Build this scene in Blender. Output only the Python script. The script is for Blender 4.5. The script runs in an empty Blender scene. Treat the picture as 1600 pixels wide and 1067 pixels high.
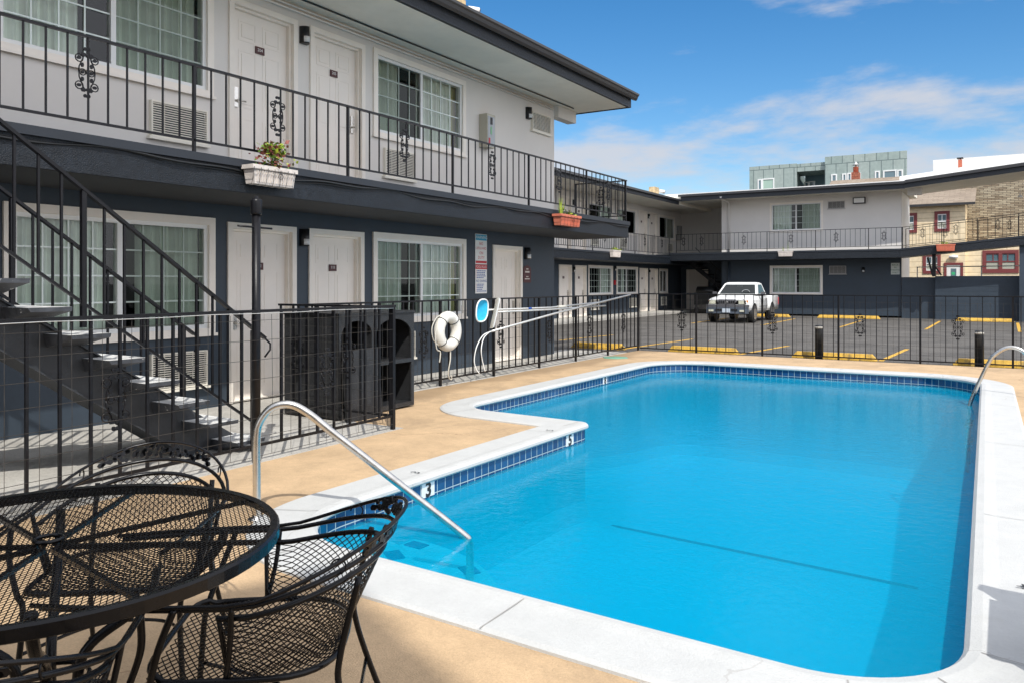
import bpy, math, random
from mathutils import Vector, Matrix
from mathutils.geometry import tessellate_polygon
random.seed(7)
D = bpy.data
SC = bpy.context.scene
COL = SC.collection
R = math.radians
# ---------------------------------------------------------------- camera, sky, sun
FP, VH, CH = 1240.0, 442.0, 1.45
TH = math.atan(773 / FP)
cam = D.objects.new('camera', D.cameras.new('camera'))
COL.objects.link(cam)
cam.location = (0, 0, CH)
cam.rotation_euler = (R(90), 0, TH)
cam.data.sensor_width = 36
cam.data.lens = FP / 1600 * 36
cam.data.shift_y = -(533.5 - VH) / 1600
cam.data.clip_start = 0.05
cam.data.clip_end = 3000
SC.camera = cam
SUN_EL = R(50.5)
SUN_DIR = Vector((math.cos(SUN_EL) * .7071, -math.cos(SUN_EL) * .7071, math.sin(SUN_EL)))
sun = D.objects.new('sun', D.lights.new('sun', 'SUN'))
COL.objects.link(sun)
sun.rotation_euler = SUN_DIR.to_track_quat('Z', 'Y').to_euler()
sun.data.energy = 3.9
sun.data.angle = R(0.55)
sun.data.color = (1.0, .965, .90)
SC.view_settings.view_transform = 'Standard'
SC.view_settings.look = 'None'
SC.view_settings.exposure = 0.0
SC.view_settings.gamma = 1
SC.cycles.max_bounces = 8
SC.cycles.transparent_max_bounces = 24
SC.cycles.caustics_reflective = False
SC.cycles.caustics_refractive = False
SC.cycles.use_denoising = True

world = D.worlds.new("World")
SC.world = world
world.use_nodes = True
wn, wl = world.node_tree.nodes, world.node_tree.links
wn.clear()
def N(nt, typ, **kw):
    n = nt.nodes.new(typ)
    for k, v in kw.items():
        if k in n.inputs.keys() if isinstance(k, str) else False:
            n.inputs[k].default_value = v
        else:
            setattr(n, k, v)
    return n
nt = world.node_tree
out = N(nt, 'ShaderNodeOutputWorld')
bg = N(nt, 'ShaderNodeBackground', Strength=.15)
sky = N(nt, 'ShaderNodeTexSky', sky_type='NISHITA', sun_disc=False, sun_elevation=SUN_EL, sun_rotation=R(135), altitude=30, air_density=1.0, dust_density=.35, ozone_density=2.2)
tc = N(nt, 'ShaderNodeTexCoord')
# clouds: soft banks low over the roofs, thin wisps higher up
mp = N(nt, 'ShaderNodeMapping'); mp.inputs['Scale'].default_value = (1, 1, 3.3); mp.inputs['Location'].default_value = (3.35, 1.2, .25)
wl.new(tc.outputs['Generated'], mp.inputs['Vector'])
n1 = N(nt, 'ShaderNodeTexNoise', Scale=3.4, Detail=10.0, Roughness=.58, Distortion=.1)
wl.new(mp.outputs[0], n1.inputs['Vector'])
sep = N(nt, 'ShaderNodeSeparateXYZ'); wl.new(tc.outputs['Generated'], sep.inputs[0])
hz = N(nt, 'ShaderNodeMapRange'); hz.inputs['From Min'].default_value = 0.05; hz.inputs['From Max'].default_value = .25; hz.inputs['To Min'].default_value = .25; hz.inputs['To Max'].default_value = -.075
wl.new(sep.outputs['Z'], hz.inputs['Value'])
hx = N(nt, 'ShaderNodeMapRange'); hx.inputs['From Min'].default_value = -.55; hx.inputs['From Max'].default_value = .05; hx.inputs['To Min'].default_value = -.01; hx.inputs['To Max'].default_value = .075
wl.new(sep.outputs['X'], hx.inputs['Value'])
ad = N(nt, 'ShaderNodeMath', operation='ADD'); wl.new(n1.outputs['Fac'], ad.inputs[0]); wl.new(hz.outputs[0], ad.inputs[1])
ad2 = N(nt, 'ShaderNodeMath', operation='ADD'); wl.new(ad.outputs[0], ad2.inputs[0]); wl.new(hx.outputs[0], ad2.inputs[1])
fill_top = N(nt, 'ShaderNodeMapRange'); fill_top.inputs['From Min'].default_value = .36; fill_top.inputs['From Max'].default_value = .62; fill_top.inputs['To Max'].default_value = .22; wl.new(sep.outputs['Z'], fill_top.inputs['Value'])  # bright cloud added overhead, behind and right, out of view, for fill light
fill_back = N(nt, 'ShaderNodeMapRange'); fill_back.inputs['From Min'].default_value = .25; fill_back.inputs['From Max'].default_value = -.25; fill_back.inputs['To Max'].default_value = .20; wl.new(sep.outputs['Y'], fill_back.inputs['Value'])
mxx = N(nt, 'ShaderNodeMath', operation='MAXIMUM'); wl.new(fill_top.outputs[0], mxx.inputs[0]); wl.new(fill_back.outputs[0], mxx.inputs[1])
fill_right = N(nt, 'ShaderNodeMapRange'); fill_right.inputs['From Min'].default_value = .14; fill_right.inputs['From Max'].default_value = .55; fill_right.inputs['To Max'].default_value = .30; wl.new(sep.outputs['X'], fill_right.inputs['Value'])
mxy = N(nt, 'ShaderNodeMath', operation='MAXIMUM'); wl.new(mxx.outputs[0], mxy.inputs[0]); wl.new(fill_right.outputs[0], mxy.inputs[1]); mxx = mxy
ad3 = N(nt, 'ShaderNodeMath', operation='ADD'); wl.new(ad2.outputs[0], ad3.inputs[0]); wl.new(mxx.outputs[0], ad3.inputs[1]); ad2 = ad3
cbr = N(nt, 'ShaderNodeMapRange'); cbr.clamp = False; cbr.inputs['From Max'].default_value = .17; cbr.inputs['To Min'].default_value = 1.0; cbr.inputs['To Max'].default_value = 1.8; wl.new(mxx.outputs[0], cbr.inputs['Value'])  # extra brightness for the added fill clouds
ccol = N(nt, 'ShaderNodeVectorMath', operation='SCALE'); ccol.inputs[0].default_value = (4.5, 4.55, 4.85); wl.new(cbr.outputs[0], ccol.inputs['Scale'])
cr = N(nt, 'ShaderNodeMapRange', interpolation_type='SMOOTHSTEP'); cr.inputs['From Min'].default_value = .515; cr.inputs['From Max'].default_value = .70; cr.inputs['To Max'].default_value = .86
wl.new(ad2.outputs[0], cr.inputs['Value'])
hs = N(nt, 'ShaderNodeHueSaturation', Saturation=1.38, Value=.96)
wl.new(sky.outputs[0], hs.inputs['Color'])
mixc = N(nt, 'ShaderNodeMix', data_type='RGBA')
wl.new(ccol.outputs[0], mixc.inputs[7])
wl.new(cr.outputs[0], mixc.inputs[0]); wl.new(hs.outputs[0], mixc.inputs[6]); wl.new(mixc.outputs[2], bg.inputs['Color'])
wl.new(bg.outputs[0], out.inputs['Surface'])

# ---------------------------------------------------------------- measuring helpers
SN, CN = math.sin(TH), math.cos(TH)
def ray(u, v):
    x = (u - 800) / FP; z = -(v - VH) / FP
    return Vector((x * CN - SN, x * SN + CN, z))
def PX(u, v, X): d = ray(u, v); t = X / d.x; return d.y * t, CH + d.z * t
def PY(u, v, Y): d = ray(u, v); t = Y / d.y; return d.x * t, CH + d.z * t
def PG(u, v, z=0): d = ray(u, v); t = (z - CH) / d.z; return d.x * t, d.y * t

# ---------------------------------------------------------------- materials
MATS = {}
def mat(name, col, rough=.6, metal=0, var=0, vs=3, bump=0, bs=60, spec=.5, col2=None, stain=None, grain=0, gs=70):
    if name in MATS: return MATS[name]
    m = D.materials.new(name); m.use_nodes = True
    t = m.node_tree; b = t.nodes['Principled BSDF']
    b.inputs['Roughness'].default_value = rough; b.inputs['Metallic'].default_value = metal
    b.inputs['Specular IOR Level'].default_value = spec
    b.inputs['Base Color'].default_value = (*col, 1)
    tcn = N(t, 'ShaderNodeTexCoord')
    if var or col2:
        n = N(t, 'ShaderNodeTexNoise', Scale=float(vs), Detail=6.0, Roughness=.6); t.links.new(tcn.outputs['Object'], n.inputs['Vector'])
        mr = N(t, 'ShaderNodeMapRange'); mr.inputs['From Min'].default_value = .34; mr.inputs['From Max'].default_value = .66
        t.links.new(n.outputs['Fac'], mr.inputs['Value'])
        mx = N(t, 'ShaderNodeMix', data_type='RGBA')
        a = [c * (1 - var) for c in col]; c2 = col2 or [c * (1 + var) for c in col]
        mx.inputs[6].default_value = (*a, 1); mx.inputs[7].default_value = (*c2, 1)
        t.links.new(mr.outputs[0], mx.inputs[0]); last = mx.outputs[2]
        if stain:
            sc_, lo, hi, cs = stain
            n2 = N(t, 'ShaderNodeTexNoise', Scale=float(sc_), Detail=8.0, Roughness=.65, Distortion=.6); t.links.new(tcn.outputs['Object'], n2.inputs['Vector'])
            m2 = N(t, 'ShaderNodeMapRange'); m2.inputs['From Min'].default_value = lo; m2.inputs['From Max'].default_value = hi
            t.links.new(n2.outputs['Fac'], m2.inputs['Value'])
            mx2 = N(t, 'ShaderNodeMix', data_type='RGBA'); mx2.inputs[7].default_value = (*cs, 1)
            t.links.new(m2.outputs[0], mx2.inputs[0]); t.links.new(last, mx2.inputs[6]); last = mx2.outputs[2]
        if grain:
            for gsc, ga in ((gs, grain), (gs * .22, grain * .6)):
                g = N(t, 'ShaderNodeTexNoise', Scale=float(gsc), Detail=3.0, Roughness=.7); t.links.new(tcn.outputs['Object'], g.inputs['Vector'])
                gm = N(t, 'ShaderNodeMapRange'); gm.inputs['From Min'].default_value = .3; gm.inputs['From Max'].default_value = .7; gm.inputs['To Min'].default_value = 1 - ga; gm.inputs['To Max'].default_value = 1 + ga
                t.links.new(g.outputs['Fac'], gm.inputs['Value'])
                gv = N(t, 'ShaderNodeVectorMath', operation='SCALE'); t.links.new(last, gv.inputs[0]); t.links.new(gm.outputs[0], gv.inputs['Scale']); last = gv.outputs[0]
        t.links.new(last, b.inputs['Base Color'])
        rr = N(t, 'ShaderNodeMapRange'); rr.inputs['To Min'].default_value = max(0, rough - .08); rr.inputs['To Max'].default_value = min(1, rough + .1)
        t.links.new(n.outputs['Fac'], rr.inputs['Value']); t.links.new(rr.outputs[0], b.inputs['Roughness'])
    if bump:
        nb = N(t, 'ShaderNodeTexNoise', Scale=float(bs), Detail=4.0); t.links.new(tcn.outputs['Object'], nb.inputs['Vector'])
        bp = N(t, 'ShaderNodeBump', Strength=bump, Distance=.01); t.links.new(nb.outputs['Fac'], bp.inputs['Height']); t.links.new(bp.outputs[0], b.inputs['Normal'])
    MATS[name] = m
    return m
def cracks(m, scale, width, col):
    """thin wandering cracks laid over a material's colour"""
    t = m.node_tree; b = t.nodes['Principled BSDF']; src = b.inputs['Base Color'].links[0].from_socket
    tcn = N(t, 'ShaderNodeTexCoord')
    nz = N(t, 'ShaderNodeTexNoise', Scale=3.0, Detail=5.0); t.links.new(tcn.outputs['Object'], nz.inputs['Vector'])
    vm = N(t, 'ShaderNodeVectorMath', operation='SCALE'); vm.inputs['Scale'].default_value = .35; t.links.new(nz.outputs['Color'], vm.inputs[0])
    va = N(t, 'ShaderNodeVectorMath', operation='ADD'); t.links.new(vm.outputs[0], va.inputs[0]); t.links.new(tcn.outputs['Object'], va.inputs[1])
    vo = N(t, 'ShaderNodeTexVoronoi', feature='DISTANCE_TO_EDGE', Scale=scale); t.links.new(va.outputs[0], vo.inputs['Vector'])
    ls = N(t, 'ShaderNodeMath', operation='LESS_THAN'); ls.inputs[1].default_value = width; t.links.new(vo.outputs['Distance'], ls.inputs[0])
    ng = N(t, 'ShaderNodeTexNoise', Scale=1.1); t.links.new(tcn.outputs['Object'], ng.inputs['Vector'])
    gt = N(t, 'ShaderNodeMath', operation='GREATER_THAN'); gt.inputs[1].default_value = .5; t.links.new(ng.outputs['Fac'], gt.inputs[0])
    mu = N(t, 'ShaderNodeMath', operation='MULTIPLY'); t.links.new(ls.outputs[0], mu.inputs[0]); t.links.new(gt.outputs[0], mu.inputs[1])
    mm = N(t, 'ShaderNodeMath', operation='MULTIPLY'); mm.inputs[1].default_value = .6; t.links.new(mu.outputs[0], mm.inputs[0])
    mx = N(t, 'ShaderNodeMix', data_type='RGBA'); mx.inputs[7].default_value = (*col, 1)
    t.links.new(mm.outputs[0], mx.inputs[0]); t.links.new(src, mx.inputs[6]); t.links.new(mx.outputs[2], b.inputs['Base Color'])
def brickmat(name, c1, c2, mortar, w, h, msz=.01, rough=.6, offset=.5, bump=.3, coord='UV', bias=0, spec=.5):
    m = D.materials.new(name); m.use_nodes = True; t = m.node_tree; b = t.nodes['Principled BSDF']
    tcn = N(t, 'ShaderNodeTexCoord')
    br = N(t, 'ShaderNodeTexBrick', offset=offset, Scale=1.0)
    br.inputs['Brick Width'].default_value = w; br.inputs['Row Height'].default_value = h; br.inputs['Mortar Size'].default_value = msz; br.inputs['Bias'].default_value = bias
    br.inputs['Color1'].default_value = (*c1, 1); br.inputs['Color2'].default_value = (*c2, 1); br.inputs['Mortar'].default_value = (*mortar, 1)
    t.links.new(tcn.outputs[coord], br.inputs['Vector'])
    nn = N(t, 'ShaderNodeTexNoise', Scale=5.0, Detail=6.0); t.links.new(tcn.outputs['Object'], nn.inputs['Vector'])
    mr = N(t, 'ShaderNodeMapRange'); mr.inputs['To Min'].default_value = .75; mr.inputs['To Max'].default_value = 1.25; t.links.new(nn.outputs['Fac'], mr.inputs['Value'])
    vm = N(t, 'ShaderNodeVectorMath', operation='SCALE'); t.links.new(br.outputs['Color'], vm.inputs[0]); t.links.new(mr.outputs[0], vm.inputs['Scale'])
    t.links.new(vm.outputs[0], b.inputs['Base Color'])
    b.inputs['Roughness'].default_value = rough; b.inputs['Specular IOR Level'].default_value = spec
    bp = N(t, 'ShaderNodeBump', Strength=bump, Distance=.01, invert=True); t.links.new(br.outputs['Fac'], bp.inputs['Height']); t.links.new(bp.outputs[0], b.inputs['Normal'])
    MATS[name] = m
    return m
def glassmat(name, tint, rough=.02, ior=1.45, refl=1.0, bump=0, bs=2, body=None):
    m = D.materials.new(name); m.use_nodes = True; t = m.node_tree; t.nodes.clear()
    o = N(t, 'ShaderNodeOutputMaterial'); tr = N(t, 'ShaderNodeBsdfTransparent'); tr.inputs[0].default_value = (*tint, 1)
    gl = N(t, 'ShaderNodeBsdfGlossy', Roughness=rough); gl.inputs['Color'].default_value = (refl, refl, refl, 1)
    fr = N(t, 'ShaderNodeFresnel', IOR=ior); mx = N(t, 'ShaderNodeMixShader')
    t.links.new(fr.outputs[0], mx.inputs[0]); t.links.new(tr.outputs[0], mx.inputs[1]); t.links.new(gl.outputs[0], mx.inputs[2]); t.links.new(mx.outputs[0], o.inputs[0])
    if body:
        df = N(t, 'ShaderNodeBsdfDiffuse'); df.inputs[0].default_value = (*body[:3], 1); mb = N(t, 'ShaderNodeMixShader'); mb.inputs[0].default_value = body[3]
        t.links.new(tr.outputs[0], mb.inputs[1]); t.links.new(df.outputs[0], mb.inputs[2]); t.links.new(mb.outputs[0], mx.inputs[1])
    if bump:
        tcn = N(t, 'ShaderNodeTexCoord')
        nb = N(t, 'ShaderNodeTexNoise', Scale=float(bs), Detail=5.0, Roughness=.55, Distortion=.4); t.links.new(tcn.outputs['Object'], nb.inputs['Vector'])
        nb2 = N(t, 'ShaderNodeTexNoise', Scale=float(bs) * .22, Detail=2.0); t.links.new(tcn.outputs['Object'], nb2.inputs['Vector'])
        aa = N(t, 'ShaderNodeMath', operation='MULTIPLY_ADD'); aa.inputs[1].default_value = .9; t.links.new(nb2.outputs['Fac'], aa.inputs[0]); t.links.new(nb.outputs['Fac'], aa.inputs[2])
        bp = N(t, 'ShaderNodeBump', Strength=bump, Distance=.02); t.links.new(aa.outputs[0], bp.inputs['Height'])
        t.links.new(bp.outputs[0], gl.inputs['Normal']); t.links.new(bp.outputs[0], fr.inputs['Normal'])
    MATS[name] = m
    return m
SLATE = mat('slate_paint', (.034, .050, .070), .55, grain=.05, gs=20, var=.12, vs=1.2, bump=.12, bs=90)
SLATE_ST = mat('slate_stucco', (.010, .014, .020), .42, var=.35, vs=14, bump=1.0, bs=110, spec=.4)
SLATE_TRIM = mat('slate_trim', (.015, .020, .028), .5, var=.12, vs=5, bump=.1)
GREY = mat('grey_wall_paint', (.73, .70, .66), .7, var=.035, vs=.8, bump=.1, bs=70)
SOFFIT = mat('soffit_paint', (.84, .80, .70), .75, var=.06, vs=1.5, bump=.05, bs=20)
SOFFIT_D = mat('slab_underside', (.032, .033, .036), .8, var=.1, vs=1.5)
TRIM = mat('cream_trim', (.88, .82, .74), .5, var=.03, vs=4)
DOORM = mat('door_paint', (.88, .82, .75), .45, var=.03, vs=2)
VINYL = mat('white_vinyl', (.78, .79, .78), .35, var=.02)
MUNT = mat('muntin', (.80, .88, .85), .4)
CURT = mat('curtain_cloth', (.84, .88, .80), .9, var=.08, vs=3)
CURT_Y = mat('curtain_olive', (.42, .40, .18), .9)
DARKIN = mat('dark_room', (.03, .035, .04), .9, var=.4, vs=3)
IRON = mat('black_iron', (.006, .006, .008), .34, var=.3, vs=20, bump=.12, bs=120, spec=.3)
IRON_CH = mat('chair_iron', (.004, .004, .005), .25, var=.2, vs=25, spec=.3)
WIREM = mat('wire_mesh_steel', (.06, .055, .05), .45, metal=.2, var=.4, vs=9)
WHITEROOF = mat('white_roof_membrane', (.82, .82, .80), .6, var=.05, vs=2)
GUTTER = mat('gutter_dark', (.028, .028, .03), .35, spec=.6)
CONC = mat('concrete', (.46, .44, .40), .85, grain=.15, var=.14, vs=2.2, bump=.2, bs=150, stain=(1.3, .56, .72, (.25, .23, .20)))
DECK = mat('tan_deck', (.53, .37, .215), .85, grain=.11, gs=80, var=.12, vs=2.6, bump=.5, bs=130, stain=(1.0, .53, .72, (.36, .255, .155)))
cracks(DECK, .42, .0026, (.30, .19, .10))
def damp(m):
    t = m.node_tree; b = t.nodes['Principled BSDF']; src = b.inputs['Base Color'].links[0].from_socket
    tcn = N(t, 'ShaderNodeTexCoord'); sp = N(t, 'ShaderNodeSeparateXYZ'); t.links.new(tcn.outputs['Object'], sp.inputs[0])
    nz = N(t, 'ShaderNodeTexNoise', Scale=1.3, Detail=6.0); t.links.new(tcn.outputs['Object'], nz.inputs['Vector'])
    ma = N(t, 'ShaderNodeMath', operation='MULTIPLY_ADD'); ma.inputs[1].default_value = -1.1; t.links.new(nz.outputs['Fac'], ma.inputs[0]); t.links.new(sp.outputs['X'], ma.inputs[2])
    r1 = N(t, 'ShaderNodeMapRange', interpolation_type='SMOOTHSTEP'); r1.inputs['From Min'].default_value = -6.72; r1.inputs['From Max'].default_value = -7.0; t.links.new(ma.outputs[0], r1.inputs['Value'])
    r2 = N(t, 'ShaderNodeMath', operation='MULTIPLY'); r2.inputs[1].default_value = .6; t.links.new(r1.outputs[0], r2.inputs[0])
    mx = N(t, 'ShaderNodeMix', data_type='RGBA'); mx.inputs[7].default_value = (.26, .175, .095, 1)
    t.links.new(r2.outputs[0], mx.inputs[0]); t.links.new(src, mx.inputs[6]); t.links.new(mx.outputs[2], b.inputs['Base Color'])
damp(DECK)
COPE = mat('white_coping', (.53, .535, .52), .7, grain=.035, gs=60, var=.035, vs=5, bump=.3, bs=120, stain=(3.0, .61, .76, (.46, .46, .43)))
cracks(COPE, .35, .0013, (.42, .41, .39))
ASPH = mat('asphalt', (.100, .093, .084), .9, grain=.25, gs=40, var=.25, vs=.9, bump=.4, bs=220, stain=(2.0, .58, .74, (.055, .052, .05)))
cracks(ASPH, .5, .006, (.03, .03, .03))
GROUND = mat('ground_far', (.10, .10, .095), .95, var=.2, vs=.2)
YELLOW = mat('yellow_paint', (.66, .40, .06), .7, grain=.12, gs=25, var=.14, vs=6, bump=.2, stain=(5, .57, .68, (.24, .17, .07)))
PLASTER = mat('pool_plaster', (.03, .56, .74), .7, var=.07, vs=16.0, bump=.1, bs=9)
STEPM = mat('pool_step_plaster', (.32, .72, .84), .7, var=.08, vs=5)
STEEL = mat('stainless', (.62, .60, .56), .27, metal=1, var=.12, vs=14, bump=.04, bs=200)
WHITE = mat('white_paint', (.82, .82, .80), .4, var=.03)
BLACKP = mat('black_plastic', (.012, .013, .014), .4)
INK = mat('black_ink', (.02, .02, .02), .6)
RINGM = mat('ring_vinyl', (.74, .72, .66), .5, var=.1, vs=9, bump=.2, bs=40, stain=(9, .6, .72, (.45, .42, .36)))
ROPE = mat('rope', (.62, .59, .52), .9, bump=.5, bs=300)
NETB = mat('pool_net_blue', (.02, .42, .66), .7, var=.15, vs=30)
ALU = mat('aluminium_pole', (.60, .60, .58), .35, metal=.6, var=.1, vs=9)
MAROON = mat('maroon_plate', (.075, .018, .02), .5)
REDS = mat('sign_red', (.55, .03, .04), .5)
BLUES = mat('sign_blue', (.02, .08, .34), .5)
CYANS = mat('sign_cyan', (.02, .38, .60), .5)
TERRA = mat('terracotta', (.60, .17, .10), .75, var=.12, vs=9, bump=.1)
WPLANT = mat('white_planter', (.66, .60, .55), .7, var=.12, vs=12, bump=.3, bs=60)
SOIL = mat('soil', (.06, .035, .02), .95)
LEAFG = mat('leaf_green', (.16, .30, .03), .6, var=.3, vs=30)
LEAFY = mat('leaf_lime', (.38, .46, .04), .6, var=.3, vs=30)
LEAFR = mat('leaf_red', (.28, .09, .07), .6, var=.4, vs=40)
STEM = mat('stem_green', (.12, .16, .04), .7)
GLASS = glassmat('window_glass', (.88, .94, .91), .015, 1.52, 1.0)
SCREEN = glassmat('insect_screen', (.76, .78, .76), .5, 1.1, .1)
WATER = glassmat('water_surface', (.20, .86, .99), .03, 1.18, .8, bump=.15, bs=14, body=(.0, .36, .565, .47))
TILE = brickmat('blue_pool_tile', (.004, .035, .13), (.010, .075, .20), (.46, .54, .54), .098, .10, .0035, .12, offset=0, bump=.4, spec=.8)
WICKER = brickmat('black_wicker', (.035, .037, .042), (.065, .068, .075), (.004, .004, .004), .022, .011, .0025, .42, bump=1.0)
CREAMAC = mat('cream_grille', (.82, .78, .68), .5)
BRICKR = mat('chimney_brick', (.30, .10, .06), .9, var=.5, vs=12)
TRUCKW = mat('truck_white', (.80, .81, .80), .22, var=.02, spec=.6)
TRUCKG = mat('truck_grey_trim', (.10, .10, .11), .5)
TRUCKB = mat('truck_bumper', (.09, .11, .14), .4)
TYRE = mat('tyre', (.035, .033, .032), .8)
RIM = mat('rim_alloy', (.55, .54, .52), .3, metal=.8)
LAMPG = mat('headlamp', (.62, .62, .50), .15, var=.1, vs=20)
AMBER = mat('amber', (.70, .22, .02), .3)
CARGLASS = glassmat('car_glass', (.25, .33, .32), .02, 1.5)
SEATM = mat('seat_cloth', (.07, .07, .07), .9)
TEAL = brickmat('teal_panel', (.27, .34, .32), (.33, .39, .365), (.12, .16, .16), .78, 2.6, .03, .6, offset=.43, bump=.15)
TEALD = mat('teal_recess', (.12, .20, .23), .6)
YHOUSE = brickmat('yellow_siding', (.86, .71, .48), (.88, .73, .50), (.55, .42, .24), 9, .28, .014, .7, bump=.5)
MROOF = brickmat('brown_shingle', (.24, .19, .145), (.32, .26, .20), (.22, .17, .12), .5, .18, .015, .9, bump=.6)
SHINGLE = brickmat('wood_shingle', (.22, .17, .115), (.46, .40, .29), (.06, .05, .04), .34, .088, .010, .9, bump=.8)
REDTRIM = mat('red_trim', (.20, .045, .045), .6)
BLIND = mat('blind', (.42, .43, .36), .8)
SKYGL = mat('far_window_glass', (.10, .17, .20), .08, spec=1)
GREENLID = mat('drain_green', (.17, .36, .26), .7, var=.1, vs=20)
FELT = mat('brush_bristle', (.45, .42, .36), .9)

# ---------------------------------------------------------------- mesh builder
OFF = {}
class MB:
    def __init__(s): s.v = []; s.f = []; s.m = []; s.uv = {}; s.smooth = []
    def quad(s, pts, mi=0, uv=None, smooth=False):
        b = len(s.v); s.v += [tuple(p) for p in pts]; s.f.append(tuple(range(b, b + len(pts)))); s.m.append(mi); s.smooth.append(smooth)
        if uv: s.uv[len(s.f) - 1] = uv
    def hexa(s, c, mi=0):
        b = len(s.v); s.v += [tuple(p) for p in c]
        for f in ((0, 3, 2, 1), (4, 5, 6, 7), (0, 1, 5, 4), (1, 2, 6, 5), (2, 3, 7, 6), (3, 0, 4, 7)):
            s.f.append(tuple(b + i for i in f)); s.m.append(mi); s.smooth.append(False)
            p = [Vector(s.v[b + i]) for i in f]; n = (p[1] - p[0]).cross(p[2] - p[0])
            a = max(range(3), key=lambda i: abs(n[i]))
            s.uv[len(s.f) - 1] = [((q.y, q.z) if a == 0 else (q.x, q.z) if a == 1 else (q.x, q.y)) for q in p]
    def box(s, x0, y0, z0, x1, y1, z1, mi=0):
        s.hexa([(x0, y0, z0), (x1, y0, z0), (x1, y1, z0), (x0, y1, z0), (x0, y0, z1), (x1, y0, z1), (x1, y1, z1), (x0, y1, z1)], mi)
    def fbox(s, F, s0, s1, n0, n1, z0, z1, mi=0, dz=0):
        """box in a facade frame; dz lifts the s1 end"""
        s.hexa([F(s0, n0, z0), F(s1, n0, z0 + dz), F(s1, n1, z0 + dz), F(s0, n1, z0), F(s0, n0, z1), F(s1, n0, z1 + dz), F(s1, n1, z1 + dz), F(s0, n1, z1)], mi)
    def tube(s, pts, r, n=8, mi=0, closed=False, caps=True, smooth=True):
        pts = [Vector(p) for p in pts]; L = len(pts); rr = r if isinstance(r, (list, tuple)) else [r] * L
        b = len(s.v); up = None
        for i, p in enumerate(pts):
            if closed: t = pts[(i + 1) % L] - pts[i - 1]
            else: t = pts[min(i + 1, L - 1)] - pts[max(i - 1, 0)]
            t.normalize()
            if up is None:
                up = Vector((0, 0, 1)) if abs(t.z) < .9 else Vector((1, 0, 0))
            up = (up - t * up.dot(t)); up.normalize(); w = t.cross(up)
            for k in range(n):
                a = 2 * math.pi * (k + .5) / n
                s.v.append(tuple(p + (up * math.cos(a) + w * math.sin(a)) * rr[i]))
        for i in range(L if closed else L - 1):
            j = (i + 1) % L
            for k in range(n):
                k2 = (k + 1) % n
                s.f.append((b + i * n + k, b + i * n + k2, b + j * n + k2, b + j * n + k)); s.m.append(mi); s.smooth.append(smooth)
        if not closed and caps:
            s.f.append(tuple(b + k for k in range(n))[::-1]); s.m.append(mi); s.smooth.append(False)
            s.f.append(tuple(b + (L - 1) * n + k for k in range(n))); s.m.append(mi); s.smooth.append(False)
    def bar(s, p0, p1, w, d=None, mi=0):
        """square bar; w across, d the other way"""
        p0, p1 = Vector(p0), Vector(p1); t = (p1 - p0).normalized(); d = d or w
        up = Vector((0, 0, 1)) if abs(t.z) < .9 else Vector((1, 0, 0))
        a = (up - t * up.dot(t)).normalized(); c = t.cross(a)
        a *= d / 2; c *= w / 2
        s.hexa([p0 - a - c, p0 - a + c, p0 + a + c, p0 + a - c, p1 - a - c, p1 - a + c, p1 + a + c, p1 + a - c], mi)
    def lathe(s, prof, n=20, c=(0, 0, 0), mi=0, axis='z', smooth=True):
        b = len(s.v)
        for r, z in prof:
            for k in range(n):
                a = 2 * math.pi * k / n
                x, y = r * math.cos(a), r * math.sin(a)
                p = (x, y, z) if axis == 'z' else ((z, x, y) if axis == 'x' else (x, z, y))
                s.v.append((c[0] + p[0], c[1] + p[1], c[2] + p[2]))
        for i in range(len(prof) - 1):
            for k in range(n):
                k2 = (k + 1) % n
                s.f.append((b + i * n + k, b + i * n + k2, b + (i + 1) * n + k2, b + (i + 1) * n + k)); s.m.append(mi); s.smooth.append(smooth)
        for e, rev in ((0, True), (len(prof) - 1, False)):
            if prof[e][0] > 1e-5:
                f = tuple(b + e * n + k for k in range(n)); s.f.append(f[::-1] if rev else f); s.m.append(mi); s.smooth.append(False)
    def loft(s, secs, mi=0, cap=True, smooth=True):
        b = len(s.v); n = len(secs[0])
        for q in secs: s.v += [tuple(p) for p in q]
        for i in range(len(secs) - 1):
            for k in range(n):
                k2 = (k + 1) % n
                s.f.append((b + i * n + k, b + i * n + k2, b + (i + 1) * n + k2, b + (i + 1) * n + k)); s.m.append(mi); s.smooth.append(smooth)
        if cap:
            s.f.append(tuple(b + k for k in range(n))[::-1]); s.m.append(mi); s.smooth.append(False)
            s.f.append(tuple(b + (len(secs) - 1) * n + k for k in range(n))); s.m.append(mi); s.smooth.append(False)
    def plate(s, outer, holes, fn, th, mi=0):
        """flat plate with holes; outer/holes are 2-D loops, fn(a,b,d) places them, th thickness"""
        loops = [outer] + list(holes)
        flat = [p for l in loops for p in l]
        tris = tessellate_polygon([[Vector((p[0], p[1], 0)) for p in l] for l in loops])
        for t in tris:
            s.quad([fn(*flat[i], 0) for i in t], mi, uv=[flat[i] for i in t]); s.quad([fn(*flat[i], -th) for i in t[::-1]], mi, uv=[flat[i] for i in t[::-1]])
        for l in loops:
            for i in range(len(l)):
                a, c = l[i], l[(i + 1) % len(l)]
                s.quad([fn(*a, 0), fn(*c, 0), fn(*c, -th), fn(*a, -th)], mi)
    def text(s, txt, size, M, mi=0, align='CENTER', depth=0, bold=0):
        cu = D.curves.new('t', 'FONT'); cu.body = txt; cu.size = size; cu.align_x = align; cu.align_y = 'CENTER'; cu.resolution_u = 2; cu.extrude = depth; cu.offset = bold
        o = D.objects.new('t', cu); COL.objects.link(o)
        me = o.to_mesh(); b = len(s.v)
        s.v += [tuple(M @ v.co) for v in me.vertices]
        for p in me.polygons: s.f.append(tuple(b + i for i in p.vertices)); s.m.append(mi); s.smooth.append(False)
        o.to_mesh_clear(); D.objects.remove(o); D.curves.remove(cu)
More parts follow.
